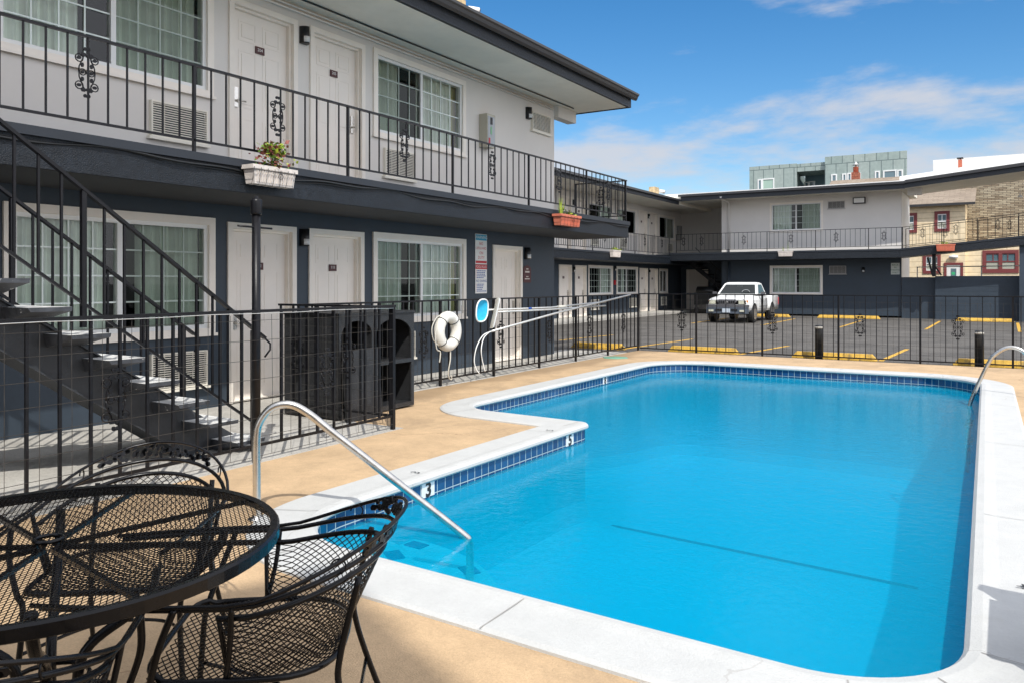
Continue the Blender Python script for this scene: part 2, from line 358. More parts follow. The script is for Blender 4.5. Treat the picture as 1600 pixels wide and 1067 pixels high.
    def build(s, name, mats, parent=None, label=None, loc=None):
        mats = mats if isinstance(mats, (list, tuple)) else [mats]
        off = Vector(loc) if loc is not None else (OFF.get(parent.name, Vector()) if parent else Vector())
        me = D.meshes.new(name)
        me.from_pydata([tuple(Vector(v) - off) for v in s.v], [], s.f)
        for m in mats: me.materials.append(m)
        me.polygons.foreach_set('material_index', s.m); me.polygons.foreach_set('use_smooth', s.smooth)
        if s.uv:
            ul = me.uv_layers.new(name='UVMap')
            for fi, uv in s.uv.items():
                p = me.polygons[fi]
                for li, q in zip(p.loop_indices, uv): ul.data[li].uv = q
        me.update()
        o = D.objects.new(name, me); COL.objects.link(o)
        if parent: o.parent = parent; OFF[o.name] = off
        else: o.location = off; OFF[o.name] = off
        if label: o['label'] = label
        return o
def thing(name, label, cat, loc=(0, 0, 0), group=None, rz=0):
    o = D.objects.new(name, None); COL.objects.link(o); o.location = loc; o.rotation_euler = (0, 0, rz); o.empty_display_size = .1
    o['label'] = label; o['category'] = cat
    if group: o['group'] = group
    OFF[o.name] = Vector(loc)
    return o
def tag(o, label, cat, group=None):
    o['label'] = label; o['category'] = cat
    if group: o['group'] = group
    return o
def struct(o): o['kind'] = 'structure'; return o
def copy_tree(o, parent=None):
    c = o.copy(); COL.objects.link(c)
    if parent: c.parent = parent
    for ch in [x for x in D.objects if x.parent == o]: copy_tree(ch, c)
    return c
def inst(o, parent, delta):
    """one more copy of a part, moved by delta"""
    c = o.copy(); COL.objects.link(c); c.parent = parent; c.location = o.location + Vector(delta); return c
def arc(cx, cy, r, a0, a1, n): return [(cx + r * math.cos(R(a0 + (a1 - a0) * i / n)), cy + r * math.sin(R(a0 + (a1 - a0) * i / n))) for i in range(n + 1)]
def smooth_path(pts, n=8):
    pts = [Vector(p) for p in pts]; out_ = []
    for i in range(len(pts) - 1):
        p0 = pts[max(i - 1, 0)]; p1 = pts[i]; p2 = pts[i + 1]; p3 = pts[min(i + 2, len(pts) - 1)]
        for k in range(n):
            t = k / n
            out_.append(.5 * ((2 * p1) + (p2 - p0) * t + (2 * p0 - 5 * p1 + 4 * p2 - p3) * t * t + (3 * p1 - 3 * p2 + p3 - p0) * t ** 3))
    out_.append(pts[-1]); return out_

# ================================================================ POOL AND GROUND
WZ = -.142
def fillet(corners):
    """corners: (x, y, radius); returns a smooth closed outline"""
    res = []; n = len(corners)
    for i in range(n):
        p = Vector(corners[i][:2]); a = Vector(corners[i - 1][:2]); c = Vector(corners[(i + 1) % n][:2]); r = corners[i][2]
        d1 = (a - p).normalized(); d2 = (c - p).normalized()
        ang = d1.angle(d2); t = r / math.tan(ang / 2)
        q1 = p + d1 * t; q2 = p + d2 * t; ctr = p + (d1 + d2).normalized() * (r / math.sin(ang / 2))
        a0 = math.atan2(q1.y - ctr.y, q1.x - ctr.x); a1 = math.atan2(q2.y - ctr.y, q2.x - ctr.x); da = (a1 - a0 + math.pi) % (2 * math.pi) - math.pi
        k = max(4, int(abs(da) * r / .06))
        for j in range(k + 1):
            aa = a0 + da * j / k; res.append((ctr.x + r * math.cos(aa), ctr.y + r * math.sin(aa)))
    out_ = []
    for i in range(len(res)):        # subdivide the long straights
        p = Vector(res[i]); q = Vector(res[(i + 1) % len(res)]); L = (q - p).length; k = max(1, int(L / .5))
        for j in range(k): out_.append(p.lerp(q, j / k))
    return out_
POOL = fillet([(-3.66, 3.15, .68), (-.10, 3.02, .55), (-.30, 13.85, .95), (-5.36, 13.85, .85), (-5.36, 7.38, .5), (-3.62, 7.28, .10)])
def offset(path, d):
    o = []; n = len(path)
    for i in range(n):
        a = (path[i] - path[i - 1]); b = (path[(i + 1) % n] - path[i])
        a.normalize(); b.normalize(); na = Vector((a.y, -a.x)); nb = Vector((b.y, -b.x)); m = (na + nb)
        m.normalize(); k = max(.55, m.dot(na)); o.append(path[i] + m * (d / k))
    return o
pool = thing('swimming_pool', 'L-shaped pool with white coping and a band of dark blue tiles', 'swimming pool', (-3, 8, 0))
prof = [(.37, -.03), (.365, .012), (.34, .022), (.10, .026), (.03, .034), (-.012, .030), (-.032, .012), (-.034, -.008), (-.022, -.022), (.012, -.026)]
rings = [offset(POOL, d) for d, z in prof]
m = MB(); n = len(POOL)
for j in range(len(prof) - 1):
    for i in range(n):
        k = (i + 1) % n
        m.quad([(*rings[j][i], prof[j][1]), (*rings[j][k], prof[j][1]), (*rings[j + 1][k], prof[j + 1][1]), (*rings[j + 1][i], prof[j + 1][1])], 0, smooth=j > 2)
coping = m.build('coping', COPE, pool)
# control joints in the coping show as shallow grooves
for i in range(4, n, 5):
    m = MB(); a = rings[1][i]; b = rings[4][i]; t = (b - a).normalized(); w = Vector((-t.y, t.x)) * .003
    m.quad([(*(a - w), .0235), (*(a + w), .0235), (*(b + w), .0355), (*(b - w), .0355)])
    m.build('coping_joint', mat('joint_grey', (.36, .35, .33), .8), pool)
# tile band
m = MB(); s = 0
for i in range(n):
    a = POOL[i]; b = POOL[(i + 1) % n]; L = (b - a).length
    m.quad([(*a, -.022), (*b, -.022), (*b, -.165), (*a, -.165)], 0, uv=[(s, 0), (s + L, 0), (s + L, -.143), (s, -.143)]); s += L
m.build('tile_band', TILE, pool)
# basin: walls curve into a sloping floor
def floor_z(y): return -1.0 - max(0, min(1, (y - 6.8) / 6.0)) * .75
m = MB()
lv = [(0, -.1655, 0), (0, 0, -.30), (-.06, 0, -.12), (-.22, 0, -.03), (-.42, 0, 0)]
rg = []
for d, z, up in lv:
    o = offset(POOL, d); rg.append([(q.x, q.y, z if z else floor_z(q.y) - up) for q in o])
for j in range(len(rg) - 1):
    for i in range(n):
        k = (i + 1) % n; m.quad([rg[j][i], rg[j][k], rg[j + 1][k], rg[j + 1][i]], 0, smooth=True)
inner = rg[-1]
for t in tessellate_polygon([[Vector((q[0], q[1], 0)) for q in inner]]): m.quad([inner[i] for i in t])
m.build('basin', PLASTER, pool)
# dark stripe where the floor starts to fall away
m = MB(); x0, x1 = -3.55, -.62
for i in range(30):
    a = x0 + (x1 - x0) * i / 30; b = x0 + (x1 - x0) * (i + 1) / 30
    ya, yb = 7.62 - .12 * (a - x0), 7.62 - .12 * (b - x0)
    m.quad([(a, ya, floor_z(ya) + .004), (b, yb, floor_z(yb) + .004), (b, yb + .10, floor_z(yb + .10) + .004), (a, ya + .10, floor_z(ya + .10) + .004)])
m.build('floor_stripe', mat('stripe_blue', (.005, .05, .12), .5), pool)
# corner steps with their blue marker tiles
cx, cy = -3.62, 3.18
for r, z in ((.82, -.23), (1.32, -.40)):
    m = MB(); pts = arc(cx, cy, r, -2, 92, 20); zb = -1.02
    for i in range(20):
        m.quad([(cx, cy, z), (*pts[i], z), (*pts[i + 1], z)]); m.quad([(*pts[i], z), (*pts[i], zb), (*pts[i + 1], zb), (*pts[i + 1], z)], smooth=True)
    st = m.build('step', STEPM, pool)
    for a in ((30, 55, 79) if r < 1 else (26, 56, 86)):
        m = MB(); c = Vector((cx + (r - .10) * math.cos(R(a)), cy + (r - .10) * math.sin(R(a)), z + .006)); u = Vector((math.cos(R(a)), math.sin(R(a)), 0)); w = Vector((-u.y, u.x, 0))
        m.hexa([c + u * p * .05 + w * q * .075 + Vector((0, 0, h)) for h in (-.01, .002) for p, q in ((-1, -1), (1, -1), (1, 1), (-1, 1))])
        t = m.build('marker_tile', mat('marker_blue', (.01, .06, .28), .3), st)
# depth markers on the tile line and on the coping
def marker(u, v, num, sz=.15):
    X = -3.665 if v > 640 else -5.362
    y, _ = PX(u, v, X)
    if v > 640: X = -3.66 + .04 * (y - 3.15) / 4.13
    m = MB(); m.box(X - .002, y - .075, -.132, X + .006, y + .075, -.026, 0)
    M = Matrix.Translation((X + .009, y, -.082)) @ Matrix.Rotation(R(90), 4, 'Z') @ Matrix.Rotation(R(90), 4, 'X')
    m.text(num, sz, M, 1, bold=.005); m.build('depth_marker', [WHITE, INK], pool)
marker(665, 772, '3'); marker(884, 692, '5'); marker(945, 600, '8', .15)
for (x, y), num, rz in ((PG(650, 738, .03), '3', 90), (PG(860, 672, .03), '5', 90), ((.07, 4.42), '4', -80)):
    m = MB(); m.text(num, .11, Matrix.Translation((x, y, .034)) @ Matrix.Rotation(R(rz), 4, 'Z'), 0); m.build('painted_depth_number', INK, pool)
# water
m = MB(); w_out = offset(POOL, -.001)
for t in tessellate_polygon([[Vector((q.x, q.y, 0)) for q in w_out]]): m.quad([(w_out[i].x, w_out[i].y, WZ) for i in t])
wt = struct(m.build('water', WATER, loc=(-3, 8, WZ)))

def sheet(name, outer, holes, z, material, skirt=0, loc=None):
    m = MB(); loops = [outer] + holes; flat = [p for l in loops for p in l]
    for t in tessellate_polygon([[Vector((p[0], p[1], 0)) for p in l] for l in loops]):
        p = [flat[i] for i in t]
        if (p[1][0] - p[0][0]) * (p[2][1] - p[0][1]) - (p[1][1] - p[0][1]) * (p[2][0] - p[0][0]) < 0: p = p[::-1]
        m.quad([(q[0], q[1], z) for q in p], 0, uv=[(q[0], q[1]) for q in p])
    if skirt:
        for i in range(len(outer)):
            a, b = outer[i], outer[(i + 1) % len(outer)]; m.quad([(*a, z), (*a, z - skirt), (*b, z - skirt), (*b, z)])
    return struct(m.build(name, material))
hole = [(q.x, q.y) for q in offset(POOL, .36)]
dk = [(-5.12, -4), (7, -4), (7, 15.93), (-6.72, 15.93), (-6.72, 6.16), (-5.12, 6.16)]
sheet('pool_deck', dk, [hole], 0, DECK, .12)
sheet('walkway', [(-8.2, -4), (-5.12, -4), (-5.12, 6.16), (-6.72, 6.16), (-6.72, 15.3), (-8.2, 15.3)], [], .004, CONC, .12)
gh = [(-6, 2.4), (.6, 2.4), (.6, 14.6), (-6, 14.6)]
sheet('ground', [(-600, -600), (600, -600), (600, 900), (-600, 900)], [gh], -.10, GROUND)
sheet('parking_lot', [(-16.5, 14.9), (-6.6, 14.9), (16, 14.9), (16, 42), (-16.5, 42)], [], -.08, ASPH)
sheet('walkway', [(-15.2, 17), (-13.85, 17), (-13.85, 40.4), (-11.5, 40.4), (-11.5, 41.8), (-15.2, 41.8)], [], .03, CONC, .13)
# painted bay lines
def bayline(x, y0, y1, dx=.3):
    m = MB(); m.quad([(x - .05, y0, -.076), (x + .05, y0, -.076), (x + .05 + dx, y1, -.076), (x - .05 + dx, y1, -.076)])
    struct(m.build('parking_line', mat('line_yellow', (.62, .36, .05), .8, var=.25, vs=9), loc=(x, y0, -.08)))
for x, y0, y1, dx in ((-10.1, 18.6, 21.3, .3), (-7.55, 16.6, 20.9, .3), (-4.85, 17.0, 19.9, .35), (-2.1, 17.0, 20.4, .15), (.7, 17.0, 20.4, .2), (-10.1, 29, 33.8, -.1), (-7.5, 29, 34.8, -.1), (-4.87, 29, 34.4, -.1), (-2.25, 29.2, 35.8, 0), (.35, 29.2, 35.8, 0)):
    bayline(x, y0, y1, dx)
def stop(x0, x1, y, label):
    m = MB(); zb = -.08; n_ = 10
    secs = []
    for i in range(n_ + 1):
        t = i / n_; x = x0 + (x1 - x0) * t; h = .13 if 0 < i < n_ else .03; w = .085 if 0 < i < n_ else .07
        if i == 1: x = x0 + .09
        if i == n_ - 1: x = x1 - .09
        secs.append([(x, y - w, zb), (x, y - w * .98, zb + h * .35), (x, y - w * .6, zb + h), (x, y + w * .6, zb + h), (x, y + w * .98, zb + h * .35), (x, y + w, zb)])
    m.loft(secs, smooth=False)
    tag(m.build('wheel_stop', YELLOW, loc=((x0 + x1) / 2, y, zb)), label, 'wheel stop', 'yellow concrete wheel stops in the parking lot')
stop(-8.75, -7.4, 16.75, 'yellow wheel stop beside the motel corner, leftmost by the pool')
stop(-6.42, -4.85, 16.95, 'yellow wheel stop with chipped edge behind the fence, left of the bollards')
stop(-3.75, -2.15, 16.95, 'yellow wheel stop behind the left black bollard')
stop(-.85, .75, 16.95, 'yellow wheel stop behind the right black bollard')
stop(-7.0, -4.5, 36.4, 'yellow wheel stop at the foot of the rear motel wall')
stop(-1.75, .25, 36.4, 'yellow wheel stop in front of the dark block wall')
stop(-9.8, -8.1, 36.2, 'yellow wheel stop under the back of the white pickup')
stop(1.0, 3.0, 36.4, 'yellow wheel stop at the right edge beyond the dark pillar')
for x, y, h, lb in ((-3.17, 16.62, .68, 'left black pipe bollard behind the far pool fence'), (-.42, 16.62, .66, 'right black pipe bollard, the one nearer the steel pool handrail')):
    m = MB(); m.lathe([(.075, -.08), (.075, -.08 + h - .02), (.07, -.08 + h), (.03, -.08 + h + .012), (0, -.08 + h + .014)], 14, (x, y, 0), 0)
    m.lathe([(.0765, h - .14), (.0765, h - .1)], 14, (x, y, 0), 1)
    tag(m.build('bollard', [BLACKP, CONC], loc=(x, y, -.08)), lb, 'bollard', 'black bollards by the parking lot')
x, y = -6.45, 14.15
m = MB(); m.lathe([(.0, .008), (.26, .008), (.27, 0)], 6, (x, y, 0), 0); m.box(x - .2, y - .015, .008, x + .2, y + .015, .012, 0)
tag(m.build('drain_cover', GREENLID, loc=(x, y, 0)), 'weathered green utility cover in the tan deck by the far fence', 'drain cover')

# ================================================================ BUILDING HELPERS
def facadeX(X, sgn=1):
    return lambda s, n, z: (X + n * sgn, s, z)
def facadeY(Y):
    return lambda s, n, z: (s, Y - n, z)
def wall_holes(m, F, s0, s1, z0, z1, holes, rev=.12, mi=0):
    xs = sorted({s0, s1, *[h[0] for h in holes], *[h[1] for h in holes]})
    for a, b in zip(xs, xs[1:]):
        hs = sorted([(h[2], h[3]) for h in holes if h[0] <= a + 1e-6 and h[1] >= b - 1e-6]); z = z0
        for q in hs + [(z1, z1)]:
            if q[0] > z + 1e-6: m.quad([F(a, 0, z), F(b, 0, z), F(b, 0, q[0]), F(a, 0, q[0])], mi)
            z = q[1]
    for a, b, c, d in holes:
        for p, q in (((a, c), (b, c)), ((b, c), (b, d)), ((b, d), (a, d)), ((a, d), (a, c))):
            m.quad([F(p[0], 0, p[1]), F(q[0], 0, q[1]), F(q[0], -rev, q[1]), F(p[0], -rev, p[1])], mi)
def window(F, par, s0, s1, z0, z1, curt=((0.02, .36, 0), (.40, .98, 0)), screen=1, grid=(4, 4), label=None, flip=False):
    """sliding window: trim, two sashes with a grid, glass, insect screen, curtains and a dark room behind"""
    t = .085; m = MB()
    m.fbox(F, s0, s1, -.02, .028, z1 - t, z1); m.fbox(F, s0, s1, -.02, .028, z0, z0 + t)
    m.fbox(F, s0, s0 + t, -.02, .028, z0 + t, z1 - t); m.fbox(F, s1 - t, s1, -.02, .028, z0 + t, z1 - t)
    m.fbox(F, s0 - .02, s1 + .02, .028, .045, z0 - .004, z0 + .03)
    w = m.build('window', TRIM, par, label)
    a, b, c, d = s0 + t, s1 - t, z0 + t, z1 - t; mid = (a + b) / 2; fr = .045
    m = MB()
    m.fbox(F, a, b, -.10, -.005, d - fr, d); m.fbox(F, a, b, -.10, -.005, c, c + fr)
    m.fbox(F, a, a + fr, -.10, -.005, c + fr, d - fr); m.fbox(F, b - fr, b, -.10, -.005, c + fr, d - fr); m.fbox(F, mid - .028, mid + .028, -.085, -.012, c + fr, d - fr)
    for q in (0, 1):
        x0, x1 = (a + fr, mid - .028) if q == 0 else (mid + .028, b - fr)
        for i in range(1, grid[0]): x = x0 + (x1 - x0) * i / grid[0]; m.fbox(F, x - .008, x + .008, -.046, -.036, c + fr, d - fr, 1)
        for i in range(1, grid[1]): z = c + fr + (d - c - 2 * fr) * i / grid[1]; m.fbox(F, x0, x1, -.047, -.035, z - .008, z + .008, 1)
    m.build('sash', [VINYL, MUNT], w)
    m = MB(); m.quad([F(a, -.05, c), F(b, -.05, c), F(b, -.05, d), F(a, -.05, d)]); m.build('pane', GLASS, w)
    if screen is not None:
        x0, x1 = (a + fr, mid - .03) if screen == 0 else (mid + .03, b - fr)
        m = MB(); m.quad([F(x0, -.03, c + fr), F(x1, -.03, c + fr), F(x1, -.03, d - fr), F(x0, -.03, d - fr)])
        m.build('insect_screen', SCREEN, w)
    m = MB()
    for p, q, k in curt:
        x0 = a + (b - a) * p; x1 = a + (b - a) * q; nn = max(6, int((x1 - x0) / .018)); last = None; ph = random.random() * 6
        for i in range(nn + 1):
            x = x0 + (x1 - x0) * i / nn
            y = -.15 + .028 * math.sin(x * 62 + ph + 1.3 * math.sin(x * 9)) + .012 * math.sin(x * 27 + ph)
            if last is not None: m.quad([F(last[0], last[1], c), F(x, y, c), F(x, y, d), F(last[0], last[1], d)], k, smooth=True)
            last = (x, y)
    m.build('curtain', [CURT, CURT_Y], w)
    m = MB(); m.quad([F(a - .1, -.75, c - .1), F(b + .1, -.75, c - .1), F(b + .1, -.75, d + .1), F(a - .1, -.75, d + .1)])
    for p, q in (((a, c), (b, c)), ((b, c), (b, d)), ((b, d), (a, d)), ((a, d), (a, c))): m.quad([F(p[0], -.1201, p[1]), F(q[0], -.1201, q[1]), F(q[0], -.75, q[1]), F(p[0], -.75, p[1])])
    m.build('room_lining', DARKIN, w)
    return w
def door(F, par, s0, s1, z0, z1, num=None, label=None, hinge=0, deep=.10, kick=False):
    t = .07; m = MB()
    m.fbox(F, s0, s0 + t, -.03, .025, z0, z1); m.fbox(F, s1 - t, s1, -.03, .025, z0, z1); m.fbox(F, s0 + t, s1 - t, -.03, .025, z1 - t, z1)
    m.fbox(F, s0 + t, s0 + t + .03, -deep, -.03, z0, z1 - t); m.fbox(F, s1 - t - .03, s1 - t, -deep, -.03, z0, z1 - t); m.fbox(F, s0 + t + .03, s1 - t - .03, -deep, -.03, z1 - t - .03, z1 - t)
    m.fbox(F, s0 + t + .03, s1 - t - .03, -deep, -.01, z0, z0 + .02)
    a, b, c, d = s0 + t + .03, s1 - t - .03, z0 + .02, z1 - t - .03
    W = b - a; H = d - c; n0 = -deep + .012
    dm = MB(); dm.fbox(F, a, b, -deep - .04, n0, c, d)
    for col_ in (0, 1):
        x0 = a + W * (.13 if col_ == 0 else .555); x1 = x0 + W * .315
        for (p, q) in ((.055, .36), (.42, .77), (.825, .95)):
            y0, y1 = c + H * p, c + H * q; e = .022
            dm.fbox(F, x0, x1, n0, n0 + .004, y0, y0 + e); dm.fbox(F, x0, x1, n0, n0 + .004, y1 - e, y1); dm.fbox(F, x0, x0 + e, n0, n0 + .0041, y0 + e, y1 - e); dm.fbox(F, x1 - e, x1, n0, n0 + .0041, y0 + e, y1 - e)
            dm.fbox(F, x0 + 2.2 * e, x1 - 2.2 * e, n0, n0 + .006, y0 + 2.2 * e, y1 - 2.2 * e)
    if kick: dm.fbox(F, a + W * .3, b - W * .3, n0 + .006, n0 + .016, c + .12, c + .36, 1)
    dr = dm.build('door', [DOORM, CREAMAC], par, label)
    m.build('frame', TRIM, dr)
    hs = a + .07 if hinge == 0 else b - .07; m = MB(); zc = c + H * .47
    m.fbox(F, hs - .028, hs + .028, n0, n0 + .02, zc - .11, zc + .13); m.tube([F(hs, n0 + .02, zc - .03), F(hs, n0 + .055, zc - .03), F(hs + (.11 if hinge == 0 else -.11), n0 + .06, zc - .035)], .011, 6)
    m.build('handle', STEEL, dr)
    if num:
        xc = (a + b) / 2; zc = c + H * .795; m = MB(); m.fbox(F, xc - .07, xc + .07, n0 + .007, n0 + .016, zc - .045, zc + .045)
        o = Vector(F(xc, n0 + .0175, zc + .004)); ex = (Vector(F(xc + 1, 0, 0)) - Vector(F(xc, 0, 0))); ez = Vector((0, 0, 1)); nn = ex.cross(ez)
        if nn.dot(Vector(F(0, 1, 0)) - Vector(F(0, 0, 0))) < 0: ex = -ex; nn = -nn
        M = Matrix(((ex.x, ez.x, nn.x, o.x), (ex.y, ez.y, nn.y, o.y), (ex.z, ez.z, nn.z, o.z), (0, 0, 0, 1)))
        m.text(num, .055, M, 1); m.build('number_plate', [MAROON, WHITE], dr)
    return dr
def textM(F, s, n, z):
    o = Vector(F(s, n, z)); ex = (Vector(F(s + 1, 0, 0)) - Vector(F(s, 0, 0))); ez = Vector((0, 0, 1)); nn = ex.cross(ez)
    if nn.dot(Vector(F(0, 1, 0)) - Vector(F(0, 0, 0))) < 0: ex = -ex; nn = -nn
    return Matrix(((ex.x, ez.x, nn.x, o.x), (ex.y, ez.y, nn.y, o.y), (ex.z, ez.z, nn.z, o.z), (0, 0, 0, 1)))
def grille(F, par, s0, s1, z0, z1, mt=None, label=None):
    mt = mt or CREAMAC; m = MB(); e = .018
    m.fbox(F, s0, s1, 0, .05, z1 - e, z1); m.fbox(F, s0, s1, 0, .05, z0, z0 + e); m.fbox(F, s0, s0 + e, 0, .05, z0 + e, z1 - e); m.fbox(F, s1 - e, s1, 0, .05, z0 + e, z1 - e)
    k = int((z1 - z0 - 2 * e) / .024)
    for i in range(k): z = z0 + e + (i + .5) * (z1 - z0 - 2 * e) / k; m.fbox(F, s0 + e, s1 - e, .036, .045, z - .005, z + .005)
    for i in (1, 2, 3): x = s0 + (s1 - s0) * i / 4; m.fbox(F, x - .004, x + .004, .012, .02, z0 + e, z1 - e)
    m.quad([F(s0 + e, .004, z0 + e), F(s1 - e, .004, z0 + e), F(s1 - e, .004, z1 - e), F(s0 + e, .004, z1 - e)], 1)
    m.fbox(F, s0 - .03, s1 + .03, .0, .06, z0 - .03, z0 - .002, 0)
    return m.build('vent_grille', [mt, BLACKP], par, label)
def walllamp(F, par, s, z, label=None):
    m = MB(); w = .065
    secs = [[F(s + w * math.cos(R(a)), max(0, .10 * math.sin(R(a))) + (.0 if 0 < a < 180 else 0), zz) for a in range(0, 181, 20)] for zz in (z - .12, z + .10)]
    m.loft(secs); lp = m.build('wall_lamp', BLACKP, par, label)
    m = MB(); w2 = .06
    secs = [[F(s + w2 * math.cos(R(a)), .112 * math.sin(R(a)), zz) for a in range(0, 181, 20)] for zz in (z - .105, z - .03)]
    m.loft(secs); m.build('lens', mat('lens', (.75, .75, .74), .3), lp)
    return lp

# cast-iron scroll that decorates railings; 2-D in (s, z), about .2 wide and .42 tall
def scroll(F, s, n, z, sc=1.0, parent=None, seg=10, r=.0058):
    m = MB()
    def P(a, b, o=0): return F(s + a * sc, n + o, z + b * sc)
    for sx in (-1, 1):
        for sz in (-1, 1):
            m.tube([P(sx * .066 + .033 * math.cos(R(t)), sz * .115 + .033 * math.sin(R(t))) for t in range(0, 360, 360 // seg)], r, 4, closed=True)
            m.tube([P(sx * .012, sz * .150), P(sx * .030, sz * .128), P(sx * .045, sz * .095), P(sx * .066, sz * .045), P(sx * .070, 0)], r, 4)
            for (a, b, w, h) in ((.068, .115, .020, .014), (.040, .060, .013, .021), (.030, .150, .022, .017), (.016, .198, .014, .016)):
                c = (sx * a, sz * b)
                m.loft([[P(c[0] + w * math.cos(R(t)), c[1] + h * math.sin(R(t)), o) for t in range(0, 360, 60)] for o in (-.007, .007)])
        m.tube([P(sx * .037 + .027 * math.cos(R(t)), .027 * math.sin(R(t))) for t in range(0, 360, 360 // seg)], r, 4, closed=True)
        m.loft([[P(sx * .038 + .014 * math.cos(R(t)), .014 * math.sin(R(t)), o) for t in range(0, 360, 60)] for o in (-.009, .009)])
    for b in (-.2, -.145, 0, .145, .2):
        m.loft([[P(.012 * math.cos(R(t)), b + .012 * math.sin(R(t)), o) for t in range(0, 360, 60)] for o in (-.011, .011)])
    return m.build('scroll_ornament', IRON, parent)
def railing(name, label, group, F, s0, s1, n, zb, h, posts, orns, sp=.175, gap=.10, dz=0, zorn=None, bar=.014, postw=.028, postbase=None, cat='railing', toprail=.035, skip=(), loc=None, wire=None):
    """iron railing as a thing: top rail, bottom rail, posts, balusters and cast scrolls"""
    L = s1 - s0; dzf = lambda s: dz * (s - s0) / L
    par = thing(name, label, cat, loc or F(s0, n, zb), group)
    m = MB(); m.fbox(F, s0 - .02, s1 + .02, n - toprail / 2, n + toprail / 2, zb + h - .022, zb + h, dz=dz); m.build('top_rail', IRON, par)
    m = MB(); m.fbox(F, s0, s1, n - .01, n + .01, zb + gap - .012, zb + gap + .010, dz=dz); m.build('bottom_rail', IRON, par)
    pb = zb if postbase is None else postbase; p0 = None
    for s in posts:
        if p0 is None:
            m = MB(); m.fbox(F, s - postw / 2, s + postw / 2, n - postw / 2 - .004, n + postw / 2 - .004, pb, zb + h - .021); p0 = m.build('post', IRON, par); ps = s
        else: inst(p0, par, Vector(F(s, n, dzf(s))) - Vector(F(ps, n, dzf(ps))))
    b0 = None; k = int(round(L / sp)); o0 = None
    for i in range(k + 1):
        s = s0 + L * i / k
        if any(abs(s - q) < sp * .45 for q in posts): continue
        if any(a < s < b for a, b in skip): continue
        if b0 is None:
            m = MB(); m.fbox(F, s - bar / 2, s + bar / 2, n - bar / 2, n + bar / 2, zb + gap, zb + h - .021); b0 = m.build('baluster', IRON, par); bs_ = s; b0.location = Vector(F(s, n, dzf(s))) - Vector(F(s, n, 0))
        else: inst(b0, par, Vector(F(s, n, dzf(s))) - Vector(F(bs_, n, dzf(bs_))))
    zo = zorn if zorn is not None else zb + h * .58
    for s in orns:
        if o0 is None: o0 = scroll(F, s, n, zo, 1, par); os_ = s; o0.location = Vector((0, 0, dzf(s)))
        else: inst(o0, par, Vector(F(s, n, dzf(s))) - Vector(F(os_, n, dzf(os_))))
    if wire:
        x0, x1, z0, z1, wx, wz, nn = wire; m = MB(); s = x0; r = .0023
        while s < x1 + .001:
            j = [random.uniform(-.006, .006) for _ in range(3)]
            m.tube([F(s, nn, z0), F(s + j[0], nn + j[1] * .6, (z0 + z1) / 2), F(s + j[2], nn, z1)], r, 3, caps=False); s += wx
        z = z0
        while z < z1 + .001:
            cnt = max(2, int((x1 - x0) / .8)); m.tube([F(x0 + (x1 - x0) * i / cnt, nn + random.uniform(-.004, .004), z + random.uniform(-.005, .005)) for i in range(cnt + 1)], r, 3, caps=False); z += wz
        m.build('wire_mesh', WIREM, par)
        if nn > 0: m = MB(); m.tube([F(x0 + (x1 - x0) * i / 12, nn + .006, z1 + .012 + .004 * math.sin(i * 2)) for i in range(13)], .0035, 4); m.build('top_wire', ALU, par)
    return par

# ================================================================ NEAR WING
FN = facadeX(-7.85)
bld = thing('motel_building', 'near two-storey motel wing left of the pool, grey above and slate below', 'motel', (-7.85, 6, 0))
Y0, Y1 = -6.0, 14.22
def halves(b, F, a0, a1, zf, zs0, zs1, zt, lo, up, depth, sgn_end):
    m = MB(); wall_holes(m, F, a0, a1, 0, zs0 + .02, lo, rev=.121); 
    m.quad([F(a1, 0, 0), F(a1, -depth, 0), F(a1, -depth, zs0 + .02), F(a1, 0, zs0 + .02)]); m.quad([F(a0, 0, 0), F(a0, -depth, 0), F(a0, -depth, zs0 + .02), F(a0, 0, zs0 + .02)]); m.quad([F(a0, -depth, 0), F(a1, -depth, 0), F(a1, -depth, zs0 + .02), F(a0, -depth, zs0 + .02)])
    m.build('lower_wall', SLATE, b)
    m = MB(); wall_holes(m, F, a0, a1, zs1 - .02, zt + .02, up, rev=.121)
    m.quad([F(a1, 0, zs0), F(a1, -depth, zs0), F(a1, -depth, zt), F(a1, 0, zt)]); m.quad([F(a0, 0, zs0), F(a0, -depth, zs0), F(a0, -depth, zt), F(a0, 0, zt)]); m.quad([F(a0, -depth, zs0), F(a1, -depth, zs0), F(a1, -depth, zt), F(a0, -depth, zt)])
    m.build('upper_wall', GREY, b)
lo_w = [(3.72, 6.02, .84, 2.20), (8.74, 11.08, .84, 2.19)]; lo_d = [(6.20, 7.27, .02, 2.17), (7.49, 8.55, .02, 2.17), (11.92, 12.94, .02, 2.13)]
up_w = [(3.6, 6.00, 3.58, 4.88), (8.75, 11.07, 3.58, 4.88)]; up_d = [(6.22, 7.29, 2.72, 4.86), (7.51, 8.57, 2.72, 4.86)]
inset = lambda l, t=.08: [(a + t, b - t, c + t, d - t) for a, b, c, d in l]
dset = lambda l: [(a + .06, b - .06, c - .02, d - .06) for a, b, c, d in l]
up_w.append((-1.0, 1.4, 3.58, 4.88)); lo_w.append((-1.0, 1.4, .84, 2.2))
halves(bld, FN, Y0, Y1, 0, 2.37, 2.70, 5.05, inset(lo_w) + dset(lo_d), inset(up_w) + dset(up_d), 6.8, 1)
m = MB(); m.box(-7.855, Y0, 2.37, -6.60, 15.10, 2.62, 0); m.box(-7.855, Y0, 2.622, -6.57, 15.13, 2.70, 1); m.build('balcony_slab', [SLATE_ST, SLATE_TRIM], bld)
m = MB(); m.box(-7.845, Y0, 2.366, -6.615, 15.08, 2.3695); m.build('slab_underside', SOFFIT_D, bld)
m = MB()
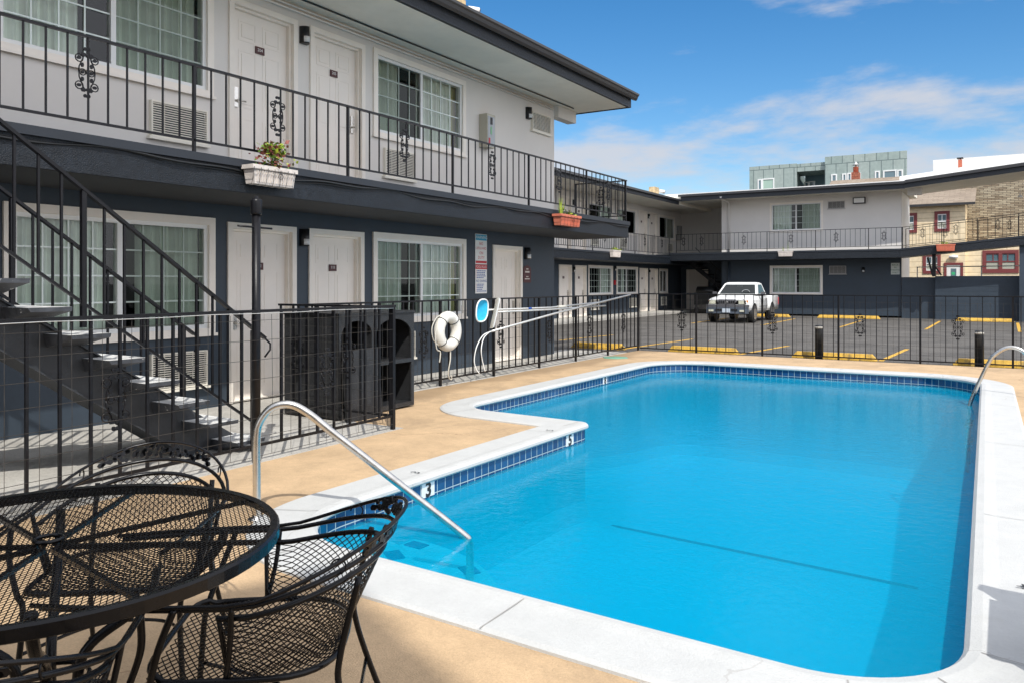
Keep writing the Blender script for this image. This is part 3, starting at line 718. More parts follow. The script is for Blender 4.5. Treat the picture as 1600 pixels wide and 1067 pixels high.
m.box(-15.2, Y0, 5.06, -6.62, 15.12, 5.26, 0); m.box(-15.2, Y0, 5.262, -6.62, 15.12, 5.34, 1)
rf = m.build('roof', [SOFFIT, WHITEROOF], bld)
m = MB(); m.box(-6.619, Y0, 5.045, -6.565, 15.17, 5.24); m.box(-15.2, 15.121, 5.045, -6.62, 15.17, 5.24); m.build('fascia', SLATE_ST, rf)
m = MB()
gp = [(-6.564, 5.22), (-6.50, 5.20), (-6.47, 5.235), (-6.455, 5.28), (-6.43, 5.30), (-6.425, 5.335), (-6.564, 5.345)]
m.loft([[(x, y, z) for x, z in gp] for y in (Y0, 15.28)], smooth=False); m.build('gutter', GUTTER, rf)
m = MB(); m.box(-7.95, 14.222, 4.82, -7.75, 15.0, 5.055); m.build('roof_beam', GREY, bld)
m = MB(); m.tube([(-7.60, Y0, 5.045), (-7.60, 14.6, 5.045)], .012, 6, 0); m.tube([(-7.815, Y0, 4.965), (-7.815, 14.1, 4.965)], .016, 6, 1); m.tube([(-7.82, Y0, 5.02), (-7.82, 14.15, 5.02)], .013, 6, 1)
m.build('conduit', [BLACKP, GREY], bld)
for i, (a, b, c, d) in enumerate(lo_w): window(FN, bld, a, b, c, d, [((.0, .46, 0), (.62, .98, 0)), ((.02, .35, 0), (.5, .9, 0), (.9, .99, 1)), ((.1, .9, 0),)][i], [1, 0, 0][i])
for i, (a, b, c, d) in enumerate(up_w): window(FN, bld, a, b, c, d, [((.02, .36, 0), (.52, .99, 0)), ((.02, .3, 0), (.5, .93, 0), (.93, .99, 1)), ((.1, .9, 0),)][i], [1, 0, 0][i])
for (a, b, c, d), nmb, hg in zip(lo_d, ('112', '111', None), (0, 1, 1)): door(FN, bld, a, b, c, d, nmb, 'cream six-panel door by the pool rules sign' if nmb is None else None, hg)
for (a, b, c, d), nmb, hg in zip(up_d, ('204', '205'), (0, 1)): door(FN, bld, a, b, c, d, nmb, None, hg)
for a, b, c, d in ((5.19, 5.90, 3.03, 3.42), (8.98, 9.68, 3.03, 3.45), (5.19, 5.90, .28, .68), (8.98, 9.68, .30, .70)): grille(FN, bld, a, b, c, d)
grille(FN, bld, 13.28, 14.0, 4.42, 4.78, None, 'small square grille near the building corner')
for s, z in ((7.40, 4.70), (13.15, 4.72), (7.40, 2.05), (13.1, 2.02)): walllamp(FN, bld, s, z)
m = MB(); m.fbox(FN, 11.50, 11.76, 0, .17, 3.82, 4.40, 0); m.fbox(FN, 11.52, 11.74, .17, .176, 3.84, 4.36, 1); m.fbox(FN, 11.60, 11.65, .176, .188, 4.22, 4.34, 2); m.fbox(FN, 11.54, 11.59, .1765, .179, 3.86, 3.98, 3); m.fbox(FN, 11.60, 11.64, .1765, .18, 4.05, 4.18, 4)
tag(m.build('extinguisher_cabinet', [mat('cabinet_beige', (.50, .47, .38), .5), mat('cabinet_glass', (.35, .38, .40), .15), BLACKP, REDS, mat('tag_green', (.2, .5, .25), .6)], loc=FN(11.37, 0, 3.8)), 'grey fire extinguisher cabinet on the upper wall of the near wing', 'cabinet')
m = MB(); m.box(-7.3, 14.62, 5.345, -6.72, 14.78, 5.44, 0); m.box(-6.72, 14.6, 5.345, -6.66, 14.8, 5.46, 0)
tag(m.build('roof_pipe', mat('weathered_wood', (.55, .42, .24), .9, var=.3, vs=8), loc=(-7, 14.7, 5.345)), 'weathered timber box end on the near roof corner', 'roof vent')
def camera_box(x, y, z, label, s=1.0):
    m = MB(); m.box(x - .12 * s, y - .45 * s, z, x + .05 * s, y - .12 * s, z + .2 * s, 0); m.tube([(x, y - .1 * s, z + .03), (x, y, z + .10 * s)], .02 * s, 6, 1)
    m.tube([(x, y, z + .12 * s), (x + .12 * s, y + .12 * s, z + .10 * s)], [.05 * s, .055 * s], 10, 1); m.tube([(x + .12 * s, y + .12 * s, z + .10 * s), (x + .13 * s, y + .13 * s, z + .098 * s)], .04 * s, 10, 2)
    tag(m.build('security_camera', [mat('weathered_wood', (.5, .4, .25), .9), WHITE, BLACKP], loc=(x, y, z)), label, 'camera', 'security cameras on the roof edges')
camera_box(-6.72, 9.55, 5.345, 'white security camera on the near roof edge at the top of the picture')

bays = [4.86 + 2.1 * i for i in range(-4, 5)]
orn = [3.81, 5.89, 8.0, 10.07, 12.2, 14.2]
rl = railing('balcony_railing', 'black iron balcony railing with cast scrolls on the near motel wing', 'motel balcony railings', FN, -2.5, 15.06, 1.22, 2.70, .85, [b for b in bays if -2 < b < 13.5] + [15.05], orn + [1.7], .175, .12, zorn=3.23, postbase=2.45)
FE = lambda s, n, z: (s, 15.06 + n, z)
railing('balcony_railing', 'short black iron railing closing the far end of the near balcony', 'motel balcony railings', FE, -7.8, -6.66, 0, 2.70, .85, [-7.78], [-7.2], .16, .12, zorn=3.23)
# a loose cable sags along the slab edge
m = MB(); pts = []
for i in range(90):
    y = 1 + i * .158; pts.append((-6.585 + .015 * math.sin(y * 3), y, 2.585 + .022 * math.sin(y * 1.9) + .015 * math.sin(y * 5.1)))
m.tube(pts, .011, 5); m.tube([(p[0] - .01, p[1], p[2] + .03 * math.sin(p[1] * .8)) for p in pts], .006, 5)
m.build('cable', BLACKP, bld)

# ================================================================ FAR LEFT WING
FF = facadeX(-15.1)
b2 = thing('motel_building', 'far left motel wing with a long upper balcony beyond the parking lot', 'motel', (-15.1, 30, 0))
lo_w2 = [(30.34, 32.80, .88, 2.20), (33.21, 35.65, .88, 2.20), (38.47, 39.64, .88, 2.17)]; lo_d2 = [(27.73, 28.82, .04, 2.17), (29.11, 30.16, .04, 2.17), (35.88, 36.93, .04, 2.16), (37.18, 38.26, .04, 2.16)]
up_w2 = [(38.38, 40.68, 3.68, 4.93), (30.34, 32.8, 3.68, 4.93), (33.21, 35.5, 3.68, 4.93)]; up_d2 = [(35.80, 36.85, 2.76, 4.96), (37.10, 38.21, 2.76, 4.96), (27.73, 28.82, 2.76, 4.95), (29.11, 30.16, 2.76, 4.95)]
halves(b2, FF, 16.0, 41.7, 0, 2.36, 2.72, 5.2, inset(lo_w2) + dset(lo_d2), inset(up_w2) + dset(up_d2), 7, 1)
m = MB(); m.box(-15.105, 16, 2.36, -13.85, 41.7, 2.64, 0); m.box(-15.105, 16, 2.642, -13.83, 41.7, 2.72, 1); m.build('balcony_slab', [SLATE_ST, SLATE_TRIM], b2)
m = MB(); m.box(-22.2, 15.8, 5.21, -13.42, 42, 5.36, 0); m.box(-22.2, 15.8, 5.362, -13.45, 42, 5.47, 1); rf = m.build('roof', [SOFFIT, WHITEROOF], b2)
m = MB(); m.box(-13.419, 15.8, 5.19, -13.36, 36.6, 5.37); m.build('fascia', SLATE_TRIM, rf)
m = MB(); m.box(-13.359, 15.8, 5.34, -13.24, 36.5, 5.43); m.build('gutter', GUTTER, rf)
for i, (a, b, c, d) in enumerate(lo_w2): window(FF, b2, a, b, c, d, [((.52, .98, 0),), ((.0, .2, 0), (.3, .46, 0)), ()][i], [0, 1, None][i], (4, 4) if i < 2 else (1, 1))
for i, (a, b, c, d) in enumerate(up_w2): window(FF, b2, a, b, c, d, [((.52, .98, 0),), ((.5, .98, 0),), ((.0, .45, 0),)][i], [0, 0, 1][i], (1, 1))
for i, (a, b, c, d) in enumerate(lo_d2): door(FF, b2, a, b, c, d, ('109', '108', '107', '106')[i], None, 1, kick=i > 1)
for i, (a, b, c, d) in enumerate(up_d2): door(FF, b2, a, b, c, d, ('208', '209', '206', '207')[i], None, 1)
for s, z in ((28.97, 2.0), (33.0, 2.1), (37.05, 1.98), (36.98, 4.75), (28.97, 4.75)): walllamp(FF, b2, s, z)
for a in (30.6, 34.7, 38.7): grille(FF, b2, a, a + .72, .3, .72)
for a in (30.6, 33.6, 39.6): grille(FF, b2, a, a + .72, 3.08, 3.5)
m = MB(); m.fbox(FF, 32.93, 33.05, 0, .06, 1.35, 1.55); tag(m.build('fire_alarm', REDS, loc=FF(33, 0, 1.4)), 'small red fire alarm pull box between two far lower windows', 'alarm')
m = MB(); m.fbox(FF, 41.0, 41.4, 0, .16, 3.75, 4.5); tag(m.build('electric_box', mat('box_dull', (.25, .25, .24), .6), loc=FF(41, 0, 3.8)), 'grey electrical box on the shaded upper wall in the far corner', 'electric box')
m = MB(); m.tube([FF(26.9, .06, .05), FF(26.9, .06, 2.3)], .05, 8); m.build('downspout', TRIM, b2)
railing('balcony_railing', 'black iron balcony railing on the far left motel wing', 'motel balcony railings', FF, 22.0, 36.7, 1.22, 2.72, .90, [22.0 + 2.1 * i for i in range(8)], [23.1 + 2.1 * i for i in range(7)], .175, .12, zorn=3.3, postbase=2.5)
camera_box(-13.6, 34.6, 5.47, 'white security camera on the far left roof edge near the inner corner', 1.6)

# ================================================================ BACK WING
FB = facadeY(38.0)
b3 = thing('motel_building', 'back motel wing behind the white pickup with a balcony along its front', 'motel', (-7.8, 38, 0))
wl3 = [(-9.43, -7.08, .88, 2.24)]; wu3 = [(-9.43, -7.07, 3.79, 5.17)]
halves(b3, FB, -11.72, -3.86, 0, 2.50, 2.87, 5.40, inset(wl3), inset(wu3), 3.3, 1)
m = MB(); m.quad([(-3.855, 38.0, -.08), (-3.855, 41.29, -.08), (-3.855, 41.29, 5.4), (-3.855, 38, 5.4)]); m.build('end_wall', WHITE, b3)  # white here puts the missing sunlight on this end face into its paint
window(FB, b3, *wl3[0], ((.02, .48, 0), (.55, .98, 0)), 1); window(FB, b3, *wu3[0], ((.02, .4, 0), (.62, .98, 0)), 1)
grille(FB, b3, -6.85, -6.15, 4.78, 5.10, mat('grille_grey', (.42, .41, .40), .6)); grille(FB, b3, -6.79, -6.09, 1.84, 2.20, mat('grille_grey', (.42, .41, .40), .6))
walllamp(FB, b3, -5.38, 2.02)
m = MB(); m.fbox(FB, -5.80, -5.28, 0, .12, 4.94, 5.22, 0); m.fbox(FB, -5.75, -5.33, .12, .135, 4.98, 5.18, 1); m.build('wall_lamp', [BLACKP, WHITE], b3, 'wide rectangular wall light with a white lens')
m = MB(); m.box(-13.9, 36.7, 2.50, -3.80, 38.005, 2.79, 0); m.box(-13.9, 36.68, 2.792, -3.80, 38.005, 2.87, 1); m.box(-15.1, 38.006, 2.50, -11.75, 41.7, 2.86, 0); m.build('balcony_slab', [SLATE_ST, SLATE_TRIM], b3)
m = MB(); m.box(-14.8, 36.72, 5.42, -3.6, 42.0, 5.60, 0); m.box(-14.8, 36.74, 5.602, -3.6, 42, 5.72, 1); rf = m.build('roof', [SOFFIT, WHITEROOF], b3)
m = MB(); m.box(-13.3, 36.66, 5.36, -3.6, 36.719, 5.58); m.build('fascia', SLATE_TRIM, rf)
m = MB(); m.box(-13.4, 36.54, 5.56, -3.6, 36.659, 5.66); m.build('gutter', GUTTER, rf)
m = MB(); m.tube([(-11.35, 36.65, 5.45), (-11.35, 36.8, 5.38), (-11.35, 37.85, 5.3), (-11.35, 37.93, 5.1), (-11.35, 37.93, 2.9)], .05, 8); m.build('downspout', GREY, b3)
m = MB(); m.tube([(-11.35, 37.93, 2.45), (-11.35, 37.93, 0)], .05, 8); m.build('downspout', SLATE, b3)
# recessed stairwell behind
m = MB(); m.quad([(-15.1, 41.69, 0), (-11.72, 41.69, 0), (-11.72, 41.69, 2.5), (-15.1, 41.69, 2.5)]); m.quad([(-11.72, 38, 0), (-11.72, 41.7, 0), (-11.72, 41.7, 2.5), (-11.72, 38, 2.5)]); m.build('recess_lower_wall', SLATE, b3)
m = MB(); m.quad([(-15.1, 41.69, 2.86), (-11.72, 41.69, 2.86), (-11.72, 41.69, 5.42), (-15.1, 41.69, 5.42)]); m.build('recess_upper_wall', GREY, b3)
FR = facadeY(41.56)
door(FR, b3, -14.75, -13.55, .03, 2.16, None, 'beige door in the shaded ground-floor recess', 1)
railing('balcony_railing', 'black iron balcony railing along the front of the back wing', 'motel balcony railings', FB, -13.55, -3.72, 1.24, 2.87, .90, [-13.55, -11.35, -9.25, -7.15, -5.0, -3.72], [-13.2, -12.3, -10.3, -8.2, -6.3, -4.4], .2, .12, zorn=3.42, postbase=2.6)
# dark metal stair in the recess
st2 = thing('staircase', 'dark steel staircase in the shaded recess of the back wing', 'staircase', (-12.6, 39.2, 0))
m = MB(); m.hexa([(-13.6, 38.9, 2.3), (-13.6, 39.0, 2.3), (-13.6, 39.0, 2.55), (-13.6, 38.9, 2.55), (-11.8, 38.9, .9), (-11.8, 39.0, .9), (-11.8, 39.0, 1.15), (-11.8, 38.9, 1.15)]); m.build('stringer', IRON, st2)
for i in range(9): m = MB(); z = 2.4 - i * .19; x = -13.5 + i * .2; m.box(x, 38.7, z, x + .26, 39.7, z + .05); m.build('tread', IRON, st2)
m = MB(); m.bar((-13.3, 38.75, 3.2), (-11.9, 38.75, 1.9), .03); m.bar((-12.6, 38.75, .0), (-12.2, 38.75, 2.2), .05); m.build('handrail', IRON, st2)
# black barbecue grill beside the beige door
bq = thing('barbecue_grill', 'black covered barbecue grill in the shadow behind the pickup', 'grill', (-12.6, 38.6, 0))
m = MB(); m.box(-13.2, 38.3, .35, -12.1, 38.8, .95); m.build('cabinet', BLACKP, bq)
m = MB(); m.loft([[(x, 38.55 + .27 * math.cos(R(a)), .96 + .3 * max(0, math.sin(R(a)))) for a in range(0, 181, 20)] for x in (-13.1, -12.2)]); m.build('lid', BLACKP, bq)
m = MB(); m.box(-13.6, 38.35, .9, -13.2, 38.75, .93); m.build('side_shelf', BLACKP, bq)
for x in (-13.1, -12.2): m = MB(); m.lathe([(.12, -.03), (.12, .03)], 14, (x, 38.4, .12), 0, 'y'); m.bar((x, 38.45, .1), (x, 38.45, .4), .04); m.build('wheel', TYRE, bq)

# parking sign on the back wing
m = MB(); m.fbox(FB, -4.27, -3.93, .002, .012, 1.80, 2.30, 0)
for t, z in (('BACK', 2.21), ('IN', 2.10), ('PARKING', 1.99), ('ONLY', 1.88)): m.text(t, .10 if t != 'PARKING' else .085, textM(FB, -4.10, .014, z), 1)
tag(m.build('parking_sign', [mat('sign_offwhite', (.62, .66, .62), .5), mat('sign_green', (.02, .12, .06), .5)], loc=FB(-4.1, 0, 1.8)), 'small white parking sign with dark green writing on the slate wall', 'sign')

# ================================================================ BRIDGE WALKWAY ON THE RIGHT
br = thing('covered_walkway', 'raised covered walkway climbing right from the back wing over a dark pillar', 'walkway bridge', (-3.8, 36.7, 2.5))
FBR = facadeY(38.0); XA, XB, SL = -3.795, 8.0, .094
DZ = (XB - XA) * SL
m = MB(); m.fbox(FBR, XA, XB, -.1, 1.30, 2.50, 2.79, 0, DZ); m.fbox(FBR, XA, XB, -.1, 1.32, 2.792, 2.87, 1, DZ); m.build('deck_slab', [SLATE_ST, SLATE_TRIM], br)
m = MB(); m.fbox(FBR, -3.595, XB, -2.3, 1.28, 5.42, 5.60, 0, DZ); m.fbox(FBR, -3.595, XB, -2.3, 1.26, 5.602, 5.75, 1, DZ); m.fbox(FBR, -3.9, XB, -1.9, .3, 5.76, 6.00, 1, DZ); rf = m.build('roof', [SOFFIT, WHITEROOF], br)
m = MB(); m.fbox(FBR, -3.595, XB, 1.281, 1.34, 5.38, 5.60, 0, DZ); m.build('fascia', SLATE_TRIM, rf)
m = MB(); m.fbox(FBR, -3.595, XB, 1.341, 1.46, 5.58, 5.70, 0, DZ); m.build('gutter', GUTTER, rf)
m = MB(); m.box(.42, 36.9, -.08, .9, 37.4, 2.95); m.box(7.4, 36.9, -.08, 7.9, 37.4, 5); m.build('pillar', SLATE, br)
m = MB(); m.box(-2.62, 37.0, 1.7, -2.48, 37.15, 2.62); m.bar((-2.78, 37.05, 2.5), (-2.6, 37.05, 1.75), .07); m.bar((-2.5, 37.05, 2.1), (-2.28, 37.05, 1.75), .06); m.build('bracket', IRON, br)
m = MB(); m.box(-3.6, 37.7, 5.18, -3.05, 37.95, 5.5); m.build('roof_beam', GREY, br)
for nn, lb in ((1.24, 'front iron railing of the climbing covered walkway at right'), (-.05, 'rear iron railing of the climbing covered walkway at right')):
    railing('walkway_railing', lb, 'walkway railings', FBR, XA + .1, 2.4, nn, 2.87, .90, [XA + .1, -2.25, -1.0, .4, 1.7], [-2.95, -1.75, -.3, 1.0] if nn > 0 else [-2.2, .1], .25, .12, zorn=3.42, dz=(2.4 - XA - .1) * SL, bar=.012)

# dark walls at the back of the lot
def blockwall(x0, x1, y, z1, name, label, cat, panel=False):
    m = MB(); m.box(x0, y, -.1, x1, y + .2, z1)
    if panel:
        for i in range(1, 9): z = -.1 + i * .2; m.box(x0, y - .006, z - .006, x1, y - .0005, z + .006)
    tag(m.build(name, SLATE, loc=((x0 + x1) / 2, y, -.1)), label, cat)
blockwall(-3.84, -2.56, 37.9, 1.68, 'gate', 'plain dark gate panel beside the end of the back wing', 'gate')
blockwall(-2.54, 6.0, 37.6, 1.72, 'block_wall', 'dark slate painted block wall under the raised walkway', 'wall', True)
cf = thing('chain_link_fence', 'chain-link fence rail above the dark block wall in front of the yellow house', 'fence', (-1.8, 38.6, 1.7))
m = MB(); m.tube([(-3.3, 38.6, 2.12), (6, 38.6, 2.16)], .025, 6); m.build('top_rail', ALU, cf)
m = MB()
for x in (-3.3, -.9, 1.6, 4.0): m.tube([(x, 38.6, 0), (x, 38.6, 2.14)], .025, 6)
m.build('post', ALU, cf)

# ================================================================ POOL FENCES
FL = facadeX(-6.75); FNR = facadeX(-5.15); FJ = lambda s, n, z: (s, 6.04 + n, z); FFAR = lambda s, n, z: (s, 16.0 - n, z)
near_f = railing('pool_fence', 'nearest black iron pool fence beside the stairs and patio chairs', 'pool fence runs', FNR, .95, 6.04, 0, 0, 1.23, [1.95, 4.36, 6.04], [3.16, 5.14], .2, .14, zorn=.66, bar=.019, postw=.036, postbase=0, cat='fence', toprail=.045, wire=(1.0, 6.0, .06, 1.19, .205, .155, .03))
railing('pool_fence', 'short black iron fence return in front of the wicker cabinet', 'pool fence runs', FJ, -6.75, -5.19, 0, 0, 1.22, [-6.2], [-6.5, -5.75], .2, .14, zorn=.68, bar=.019, postw=.036, postbase=0, cat='fence', toprail=.045, wire=(-6.7, -5.2, .06, 1.15, .205, .155, -.03))
railing('pool_fence', 'black iron pool fence carrying the life ring and the pool poles', 'pool fence runs', FL, 6.3, 15.98, 0, 0, 1.21, [7.65, 8.93, 10.3, 11.71, 13.06, 14.45, 15.98], [8.55, 10.5, 12.07, 13.62, 15.2], .2, .10, zorn=.64, bar=.018, postw=.034, postbase=-.03, cat='fence', toprail=.045, wire=(6.4, 15.9, .10, 1.12, .205, .155, -.03))
railing('pool_fence', 'far black iron pool fence running along the parking lot', 'pool fence runs', FFAR, -6.72, 3.2, 0, 0, 1.22, [-5.47, -4.12, -2.70, -1.32, .09, 1.5, 2.9], [-5.78, -3.92, -2.32, -.73, .8], .1875, .05, zorn=.66, bar=.013, postw=.034, postbase=-.08, cat='fence', toprail=.045, wire=(-6.7, 3.1, .0, 1.10, .19, .155, -.03))
pp = thing('steel_post', 'tall black pipe post with a cap standing in the near fence', 'post', (-5.16, 4.33, 0))
m = MB(); m.lathe([(.034, 0), (.034, 2.02)], 16, (-5.16, 4.36, 0)); m.build('pole', IRON, pp)
m = MB(); m.lathe([(.043, 2.0), (.046, 2.015), (.046, 2.11), (.042, 2.125), (.018, 2.13), (.016, 2.15), (0, 2.152)], 16, (-5.16, 4.36, 0)); m.build('cap', IRON, pp)
m = MB(); m.tube([(-5.16, 4.18, 1.90), (-5.16, 4.52, 1.895)], .009, 6); m.build('crosspiece', IRON, pp)

# ================================================================ NEAR STAIRCASE
stc = thing('staircase', 'black steel staircase with pale floating treads behind the near fence', 'staircase', (-6, 4, 0))
RISE, RUN = .197, .2815
ty = lambda i: 4.76 - RUN * i; tz = lambda i: .10 + RISE * i
m = MB()
for i in range(14):
    m = MB(); y, z = ty(i), tz(i)
    # thick over the centre beam, thinning toward the two tips
    sx = [(-6.50, .035), (-6.2, .075), (-6.0, .10), (-5.85, .10), (-5.68, .06), (-5.52, .03)]
    m.loft([[(x, y - .30, z), (x, y, z), (x, y - .005, z - t), (x, y - .28, z - t)] for x, t in sx], smooth=False)
    m.m = [0 if f == len(m.f) else 1 for f in range(len(m.f))]
    for fi, f in enumerate(m.f):
        if len(f) == 4 and all(abs(m.v[q][2] - z) < 1e-5 for q in f): m.m[fi] = 0
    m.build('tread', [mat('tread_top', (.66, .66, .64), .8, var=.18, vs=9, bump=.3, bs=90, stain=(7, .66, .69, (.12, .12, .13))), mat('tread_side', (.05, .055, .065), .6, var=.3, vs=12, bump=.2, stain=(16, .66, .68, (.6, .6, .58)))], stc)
m = MB(); y0, z0, y1, z1 = 4.74, -.08, .9, 2.60
prof_ = [(4.80, .0), (4.80, .04), (.9, 2.50), (.9, 2.24), (4.24, .0)]
m.loft([[(x, y, z) for y, z in prof_] for x in (-6.12, -5.86)], smooth=False)
for zz in (.262, -.012):
    m.hexa([(x, y, 2.24 + zz + h - (y - .9) * .631 if zz > 0 else 2.24 + zz + h - (y - .9) * .6707) for h in (0, .014) for x, y in ((-6.15, 4.2), (-5.83, 4.2), (-5.83, .9), (-6.15, .9))])
m.build('stringer', mat('stringer_paint', (.03, .034, .04), .5, var=.3, vs=4, bump=.2, bs=60), stc)
m = MB(); m.box(-6.62, -6, 2.37, -5.5, .9, 2.62); m.build('landing', SLATE_ST, stc)
for X in (-5.50, -6.47):
    zr = lambda y: 2.49 - .708 * (y - 2.59)
    m = MB(); m.bar((X, .9, zr(.9)), (X, 4.74, zr(4.74)), .042, .022); m.tube([(X, 4.74, zr(4.74)), (X, 4.80, zr(4.80) - .01), (X, 4.80, zr(4.8) - .06), (X, 4.74, zr(4.8) - .12)], .009, 5); m.build('handrail', IRON, stc)
    m = MB(); m.bar((X, .9, zr(.9) - .80), (X, 4.62, zr(4.62) - .80), .02, .02); m.build('bottom_rail', IRON, stc)
    b0 = None; y = 1.0
    for k in range(25):
        y = 1.0 + k * .1525
        if y > 4.45: break
        thick = k in (2, 14)
        if thick:
            m = MB(); m.box(X - .017, y - .017, tz(0) + RISE * max(0, (4.76 - y) / RUN) * 1.0 - .1, X + .017, y + .017, zr(y) - .01); m.build('post', IRON, stc)
        elif b0 is None:
            m = MB(); m.box(X - .008, y - .008, zr(y) - .80, X + .008, y + .008, zr(y) - .01); b0 = m.build('baluster', IRON, stc); by = y
        else: inst(b0, stc, (0, y - by, zr(y) - zr(by)))
    m = MB(); m.box(X - .02, 4.60, .0, X + .02, 4.64, zr(4.62) - .01); m.build('post', IRON, stc)

# ================================================================ WICKER CABINET, PANEL
cab = thing('towel_cabinet', 'black wicker cabinet with arched open shelves against the pool fence', 'cabinet', (-6.3, 6.75, 0))
def arch(a0, a1, z0, z1): # opening with a rounded top
    r = (a1 - a0) / 2; return [(a0, z0), (a1, z0), (a1, z1 - r * .62)] + [(a0 + r + r * math.cos(R(t)), z1 - r * .62 + r * .62 * math.sin(R(t))) for t in range(10, 175, 12)] + [(a0, z1 - r * .62)]
CY0, CY1, CX = 6.09, 7.33, -5.93
fn = lambda a, b, d: (CX + d, a, b)
m = MB(); mid = 6.63
m.plate([(CY0, .02), (CY1, .02), (CY1, 1.10), (CY0, 1.10)], [arch(CY0 + .035, mid - .03, .575, 1.04), arch(mid + .03, CY1 - .05, .575, 1.04), [(CY0 + .035, .07), (mid - .03, .07), (mid - .03, .53), (CY0 + .035, .53)], [(mid + .03, .07), (CY1 - .05, .07), (CY1 - .05, .53), (mid + .03, .53)]], fn, .025)
m.build('front', WICKER, cab)
m = MB()
m.box(CX - .80, CY0, .02, CX - .026, CY0 + .02, 1.10); m.box(CX - .80, CY1 - .02, .02, CX - .026, CY1, 1.10); m.box(CX - .82, CY0, .02, CX - .801, CY1, 1.10); m.box(CX - .80, mid - .015, .03, CX - .026, mid + .015, 1.08)
m.build('side', WICKER, cab)
m = MB(); m.box(CX - .82, CY0 - .015, 1.101, CX + .015, CY1 + .015, 1.125); m.build('top', WICKER, cab)
m = MB(); m.box(CX - .79, CY0 + .021, .535, CX - .027, mid - .016, .565); m.box(CX - .79, mid + .016, .535, CX - .027, CY1 - .021, .565); m.box(CX - .79, CY0 + .021, .03, CX - .027, CY1 - .021, .06); m.build('shelf', WICKER, cab)
m = MB(); m.hexa([(-5.83, 6.08, .0), (-5.80, 6.08, .0), (-5.78, 6.60, .0), (-5.81, 6.60, .0), (-5.88, 6.08, .74), (-5.85, 6.08, .74), (-5.83, 6.60, .75), (-5.86, 6.60, .75)])
m.box(-5.84, 6.602, .30, -5.82, 6.612, .42, 1)
tag(m.build('wicker_panel', [WICKER, WHITE], loc=(-5.65, 6.5, 0)), 'loose black wicker door panel leaning on the open cabinet', 'panel')
m = MB(); m.lathe([(.20, .02), (.22, .8), (.24, .82), (.24, .86), (.05, .90), (0, .90)], 4, (-6.32, 5.72, 0), smooth=False)
# ================================================================ LIFE RING AND POLES ON THE FENCE
XF = -6.66
lr = thing('life_ring', 'white life ring with rope hung on the pool fence', 'life ring', (XF, 8.98, .78))
RC = (XF + .0, 8.98, .77); RR, rr_ = .200, .077
def ringp(t, r_=RR, dx=0): return (RC[0] + dx, RC[1] + r_ * math.cos(R(t)), RC[2] + r_ * 1.02 * math.sin(R(t)))
m = MB(); m.tube([ringp(t) for t in range(0, 360, 8)], rr_, 14, closed=True); m.build('ring', RINGM, lr)
for t in (45, 135, 225, 315):
    m = MB(); c = Vector(ringp(t)); rad = Vector((0, math.cos(R(t)), math.sin(R(t)))); ax = Vector((1, 0, 0)); tg = Vector((0, -math.sin(R(t)), math.cos(R(t))))
    m.tube([c + (rad * math.cos(R(a)) + ax * math.sin(R(a))) * (rr_ + .003) for a in range(0, 360, 24)], .006, 5, closed=True); m.build('band', BLACKP, lr)
m = MB()
m.tube(smooth_path([ringp(128, RR + rr_ + .002), ringp(145, RR + rr_ + .05), ringp(170, RR + rr_ + .09), ringp(195, RR + rr_ + .07), ringp(222, RR + rr_ + .004)], 5), .008, 6)
m.tube(smooth_path([ringp(45, RR + rr_ + .002), ringp(20, RR + rr_ + .012), ringp(0, RR + rr_ + .02), ringp(-20, RR + rr_ + .012), ringp(-45, RR + rr_ + .004)], 5), .008, 6)
m.tube(smooth_path([ringp(140, RR + rr_), (XF + .03, 8.66, .75), (XF + .04, 8.67, .55), (XF + .05, 8.74, .50), (XF + .05, 8.72, .36)], 6), .009, 6)
m.tube(smooth_path([(XF + .03, 9.0, .50), (XF + .05, 8.97, .38), (XF + .04, 8.94, .22), (XF + .03, 8.97, .12), (XF + .04, 9.02, .10), (XF + .04, 9.0, .16)], 6), .009, 6)
m.build('rope', ROPE, lr)
def fp(u, v, X=-6.66): y, z = PX(u, v, X); return (X, y, z)
sk = thing('skimmer_net', 'bright blue leaf skimmer net on an aluminium pole tied to the fence', 'pool net', fp(752, 485))
c = Vector(fp(752.5, 485.5)); hy, hz = .155, .165
rim = [(XF + .01, c.y + hy * math.copysign(abs(math.cos(R(t))) ** .7, math.cos(R(t))) + .03 * math.sin(R(t)), c.z + hz * math.copysign(abs(math.sin(R(t))) ** .8, math.sin(R(t)))) for t in range(0, 360, 12)]
m = MB(); m.tube(rim, .012, 6, closed=True); m.build('frame', WHITE, sk)
m = MB(); k = len(rim)
for j in range(4):
    f0, f1 = 1 - j / 4, 1 - (j + 1) / 4; d0, d1 = .05 * (1 - f0 ** 2), .05 * (1 - f1 ** 2)
    for i in range(k):
        a, b = rim[i], rim[(i + 1) % k]; L = lambda p, f, d: (p[0] - d, c.y + (p[1] - c.y) * f, c.z + (p[2] - c.z) * f)
        m.quad([L(a, f0, d0), L(b, f0, d0), L(b, f1, d1), L(a, f1, d1)], smooth=True)
m.build('net', NETB, sk)
m = MB(); m.tube([fp(761, 485), fp(860, 481, -6.62), fp(946, 472, -6.62)], .016, 8, 0); m.tube([fp(826, 482.4, -6.62), fp(830, 482.2, -6.62)], .018, 8, 1); m.tube([fp(872, 480, -6.62), fp(884, 479.4, -6.62)], .026, 8, 2); m.build('pole', [ALU, BLUES, ROPE], sk)
bu = thing('pool_brush', 'long bristled pool brush on an aluminium pole tied to the fence', 'pool brush', fp(775, 490))
m = MB(); m.bar(fp(769.5, 511, -6.60), fp(779.5, 466, -6.60), .05, .03); m.build('head', WHITE, bu)
m = MB(); a, b = Vector(fp(769, 512, -6.57)), Vector(fp(779, 466, -6.57))
for i in range(26): p = a.lerp(b, i / 25); m.box(p.x - .012, p.y - .045, p.z - .007, p.x + .02, p.y - .004, p.z + .007)
m.build('bristles', FELT, bu, None)
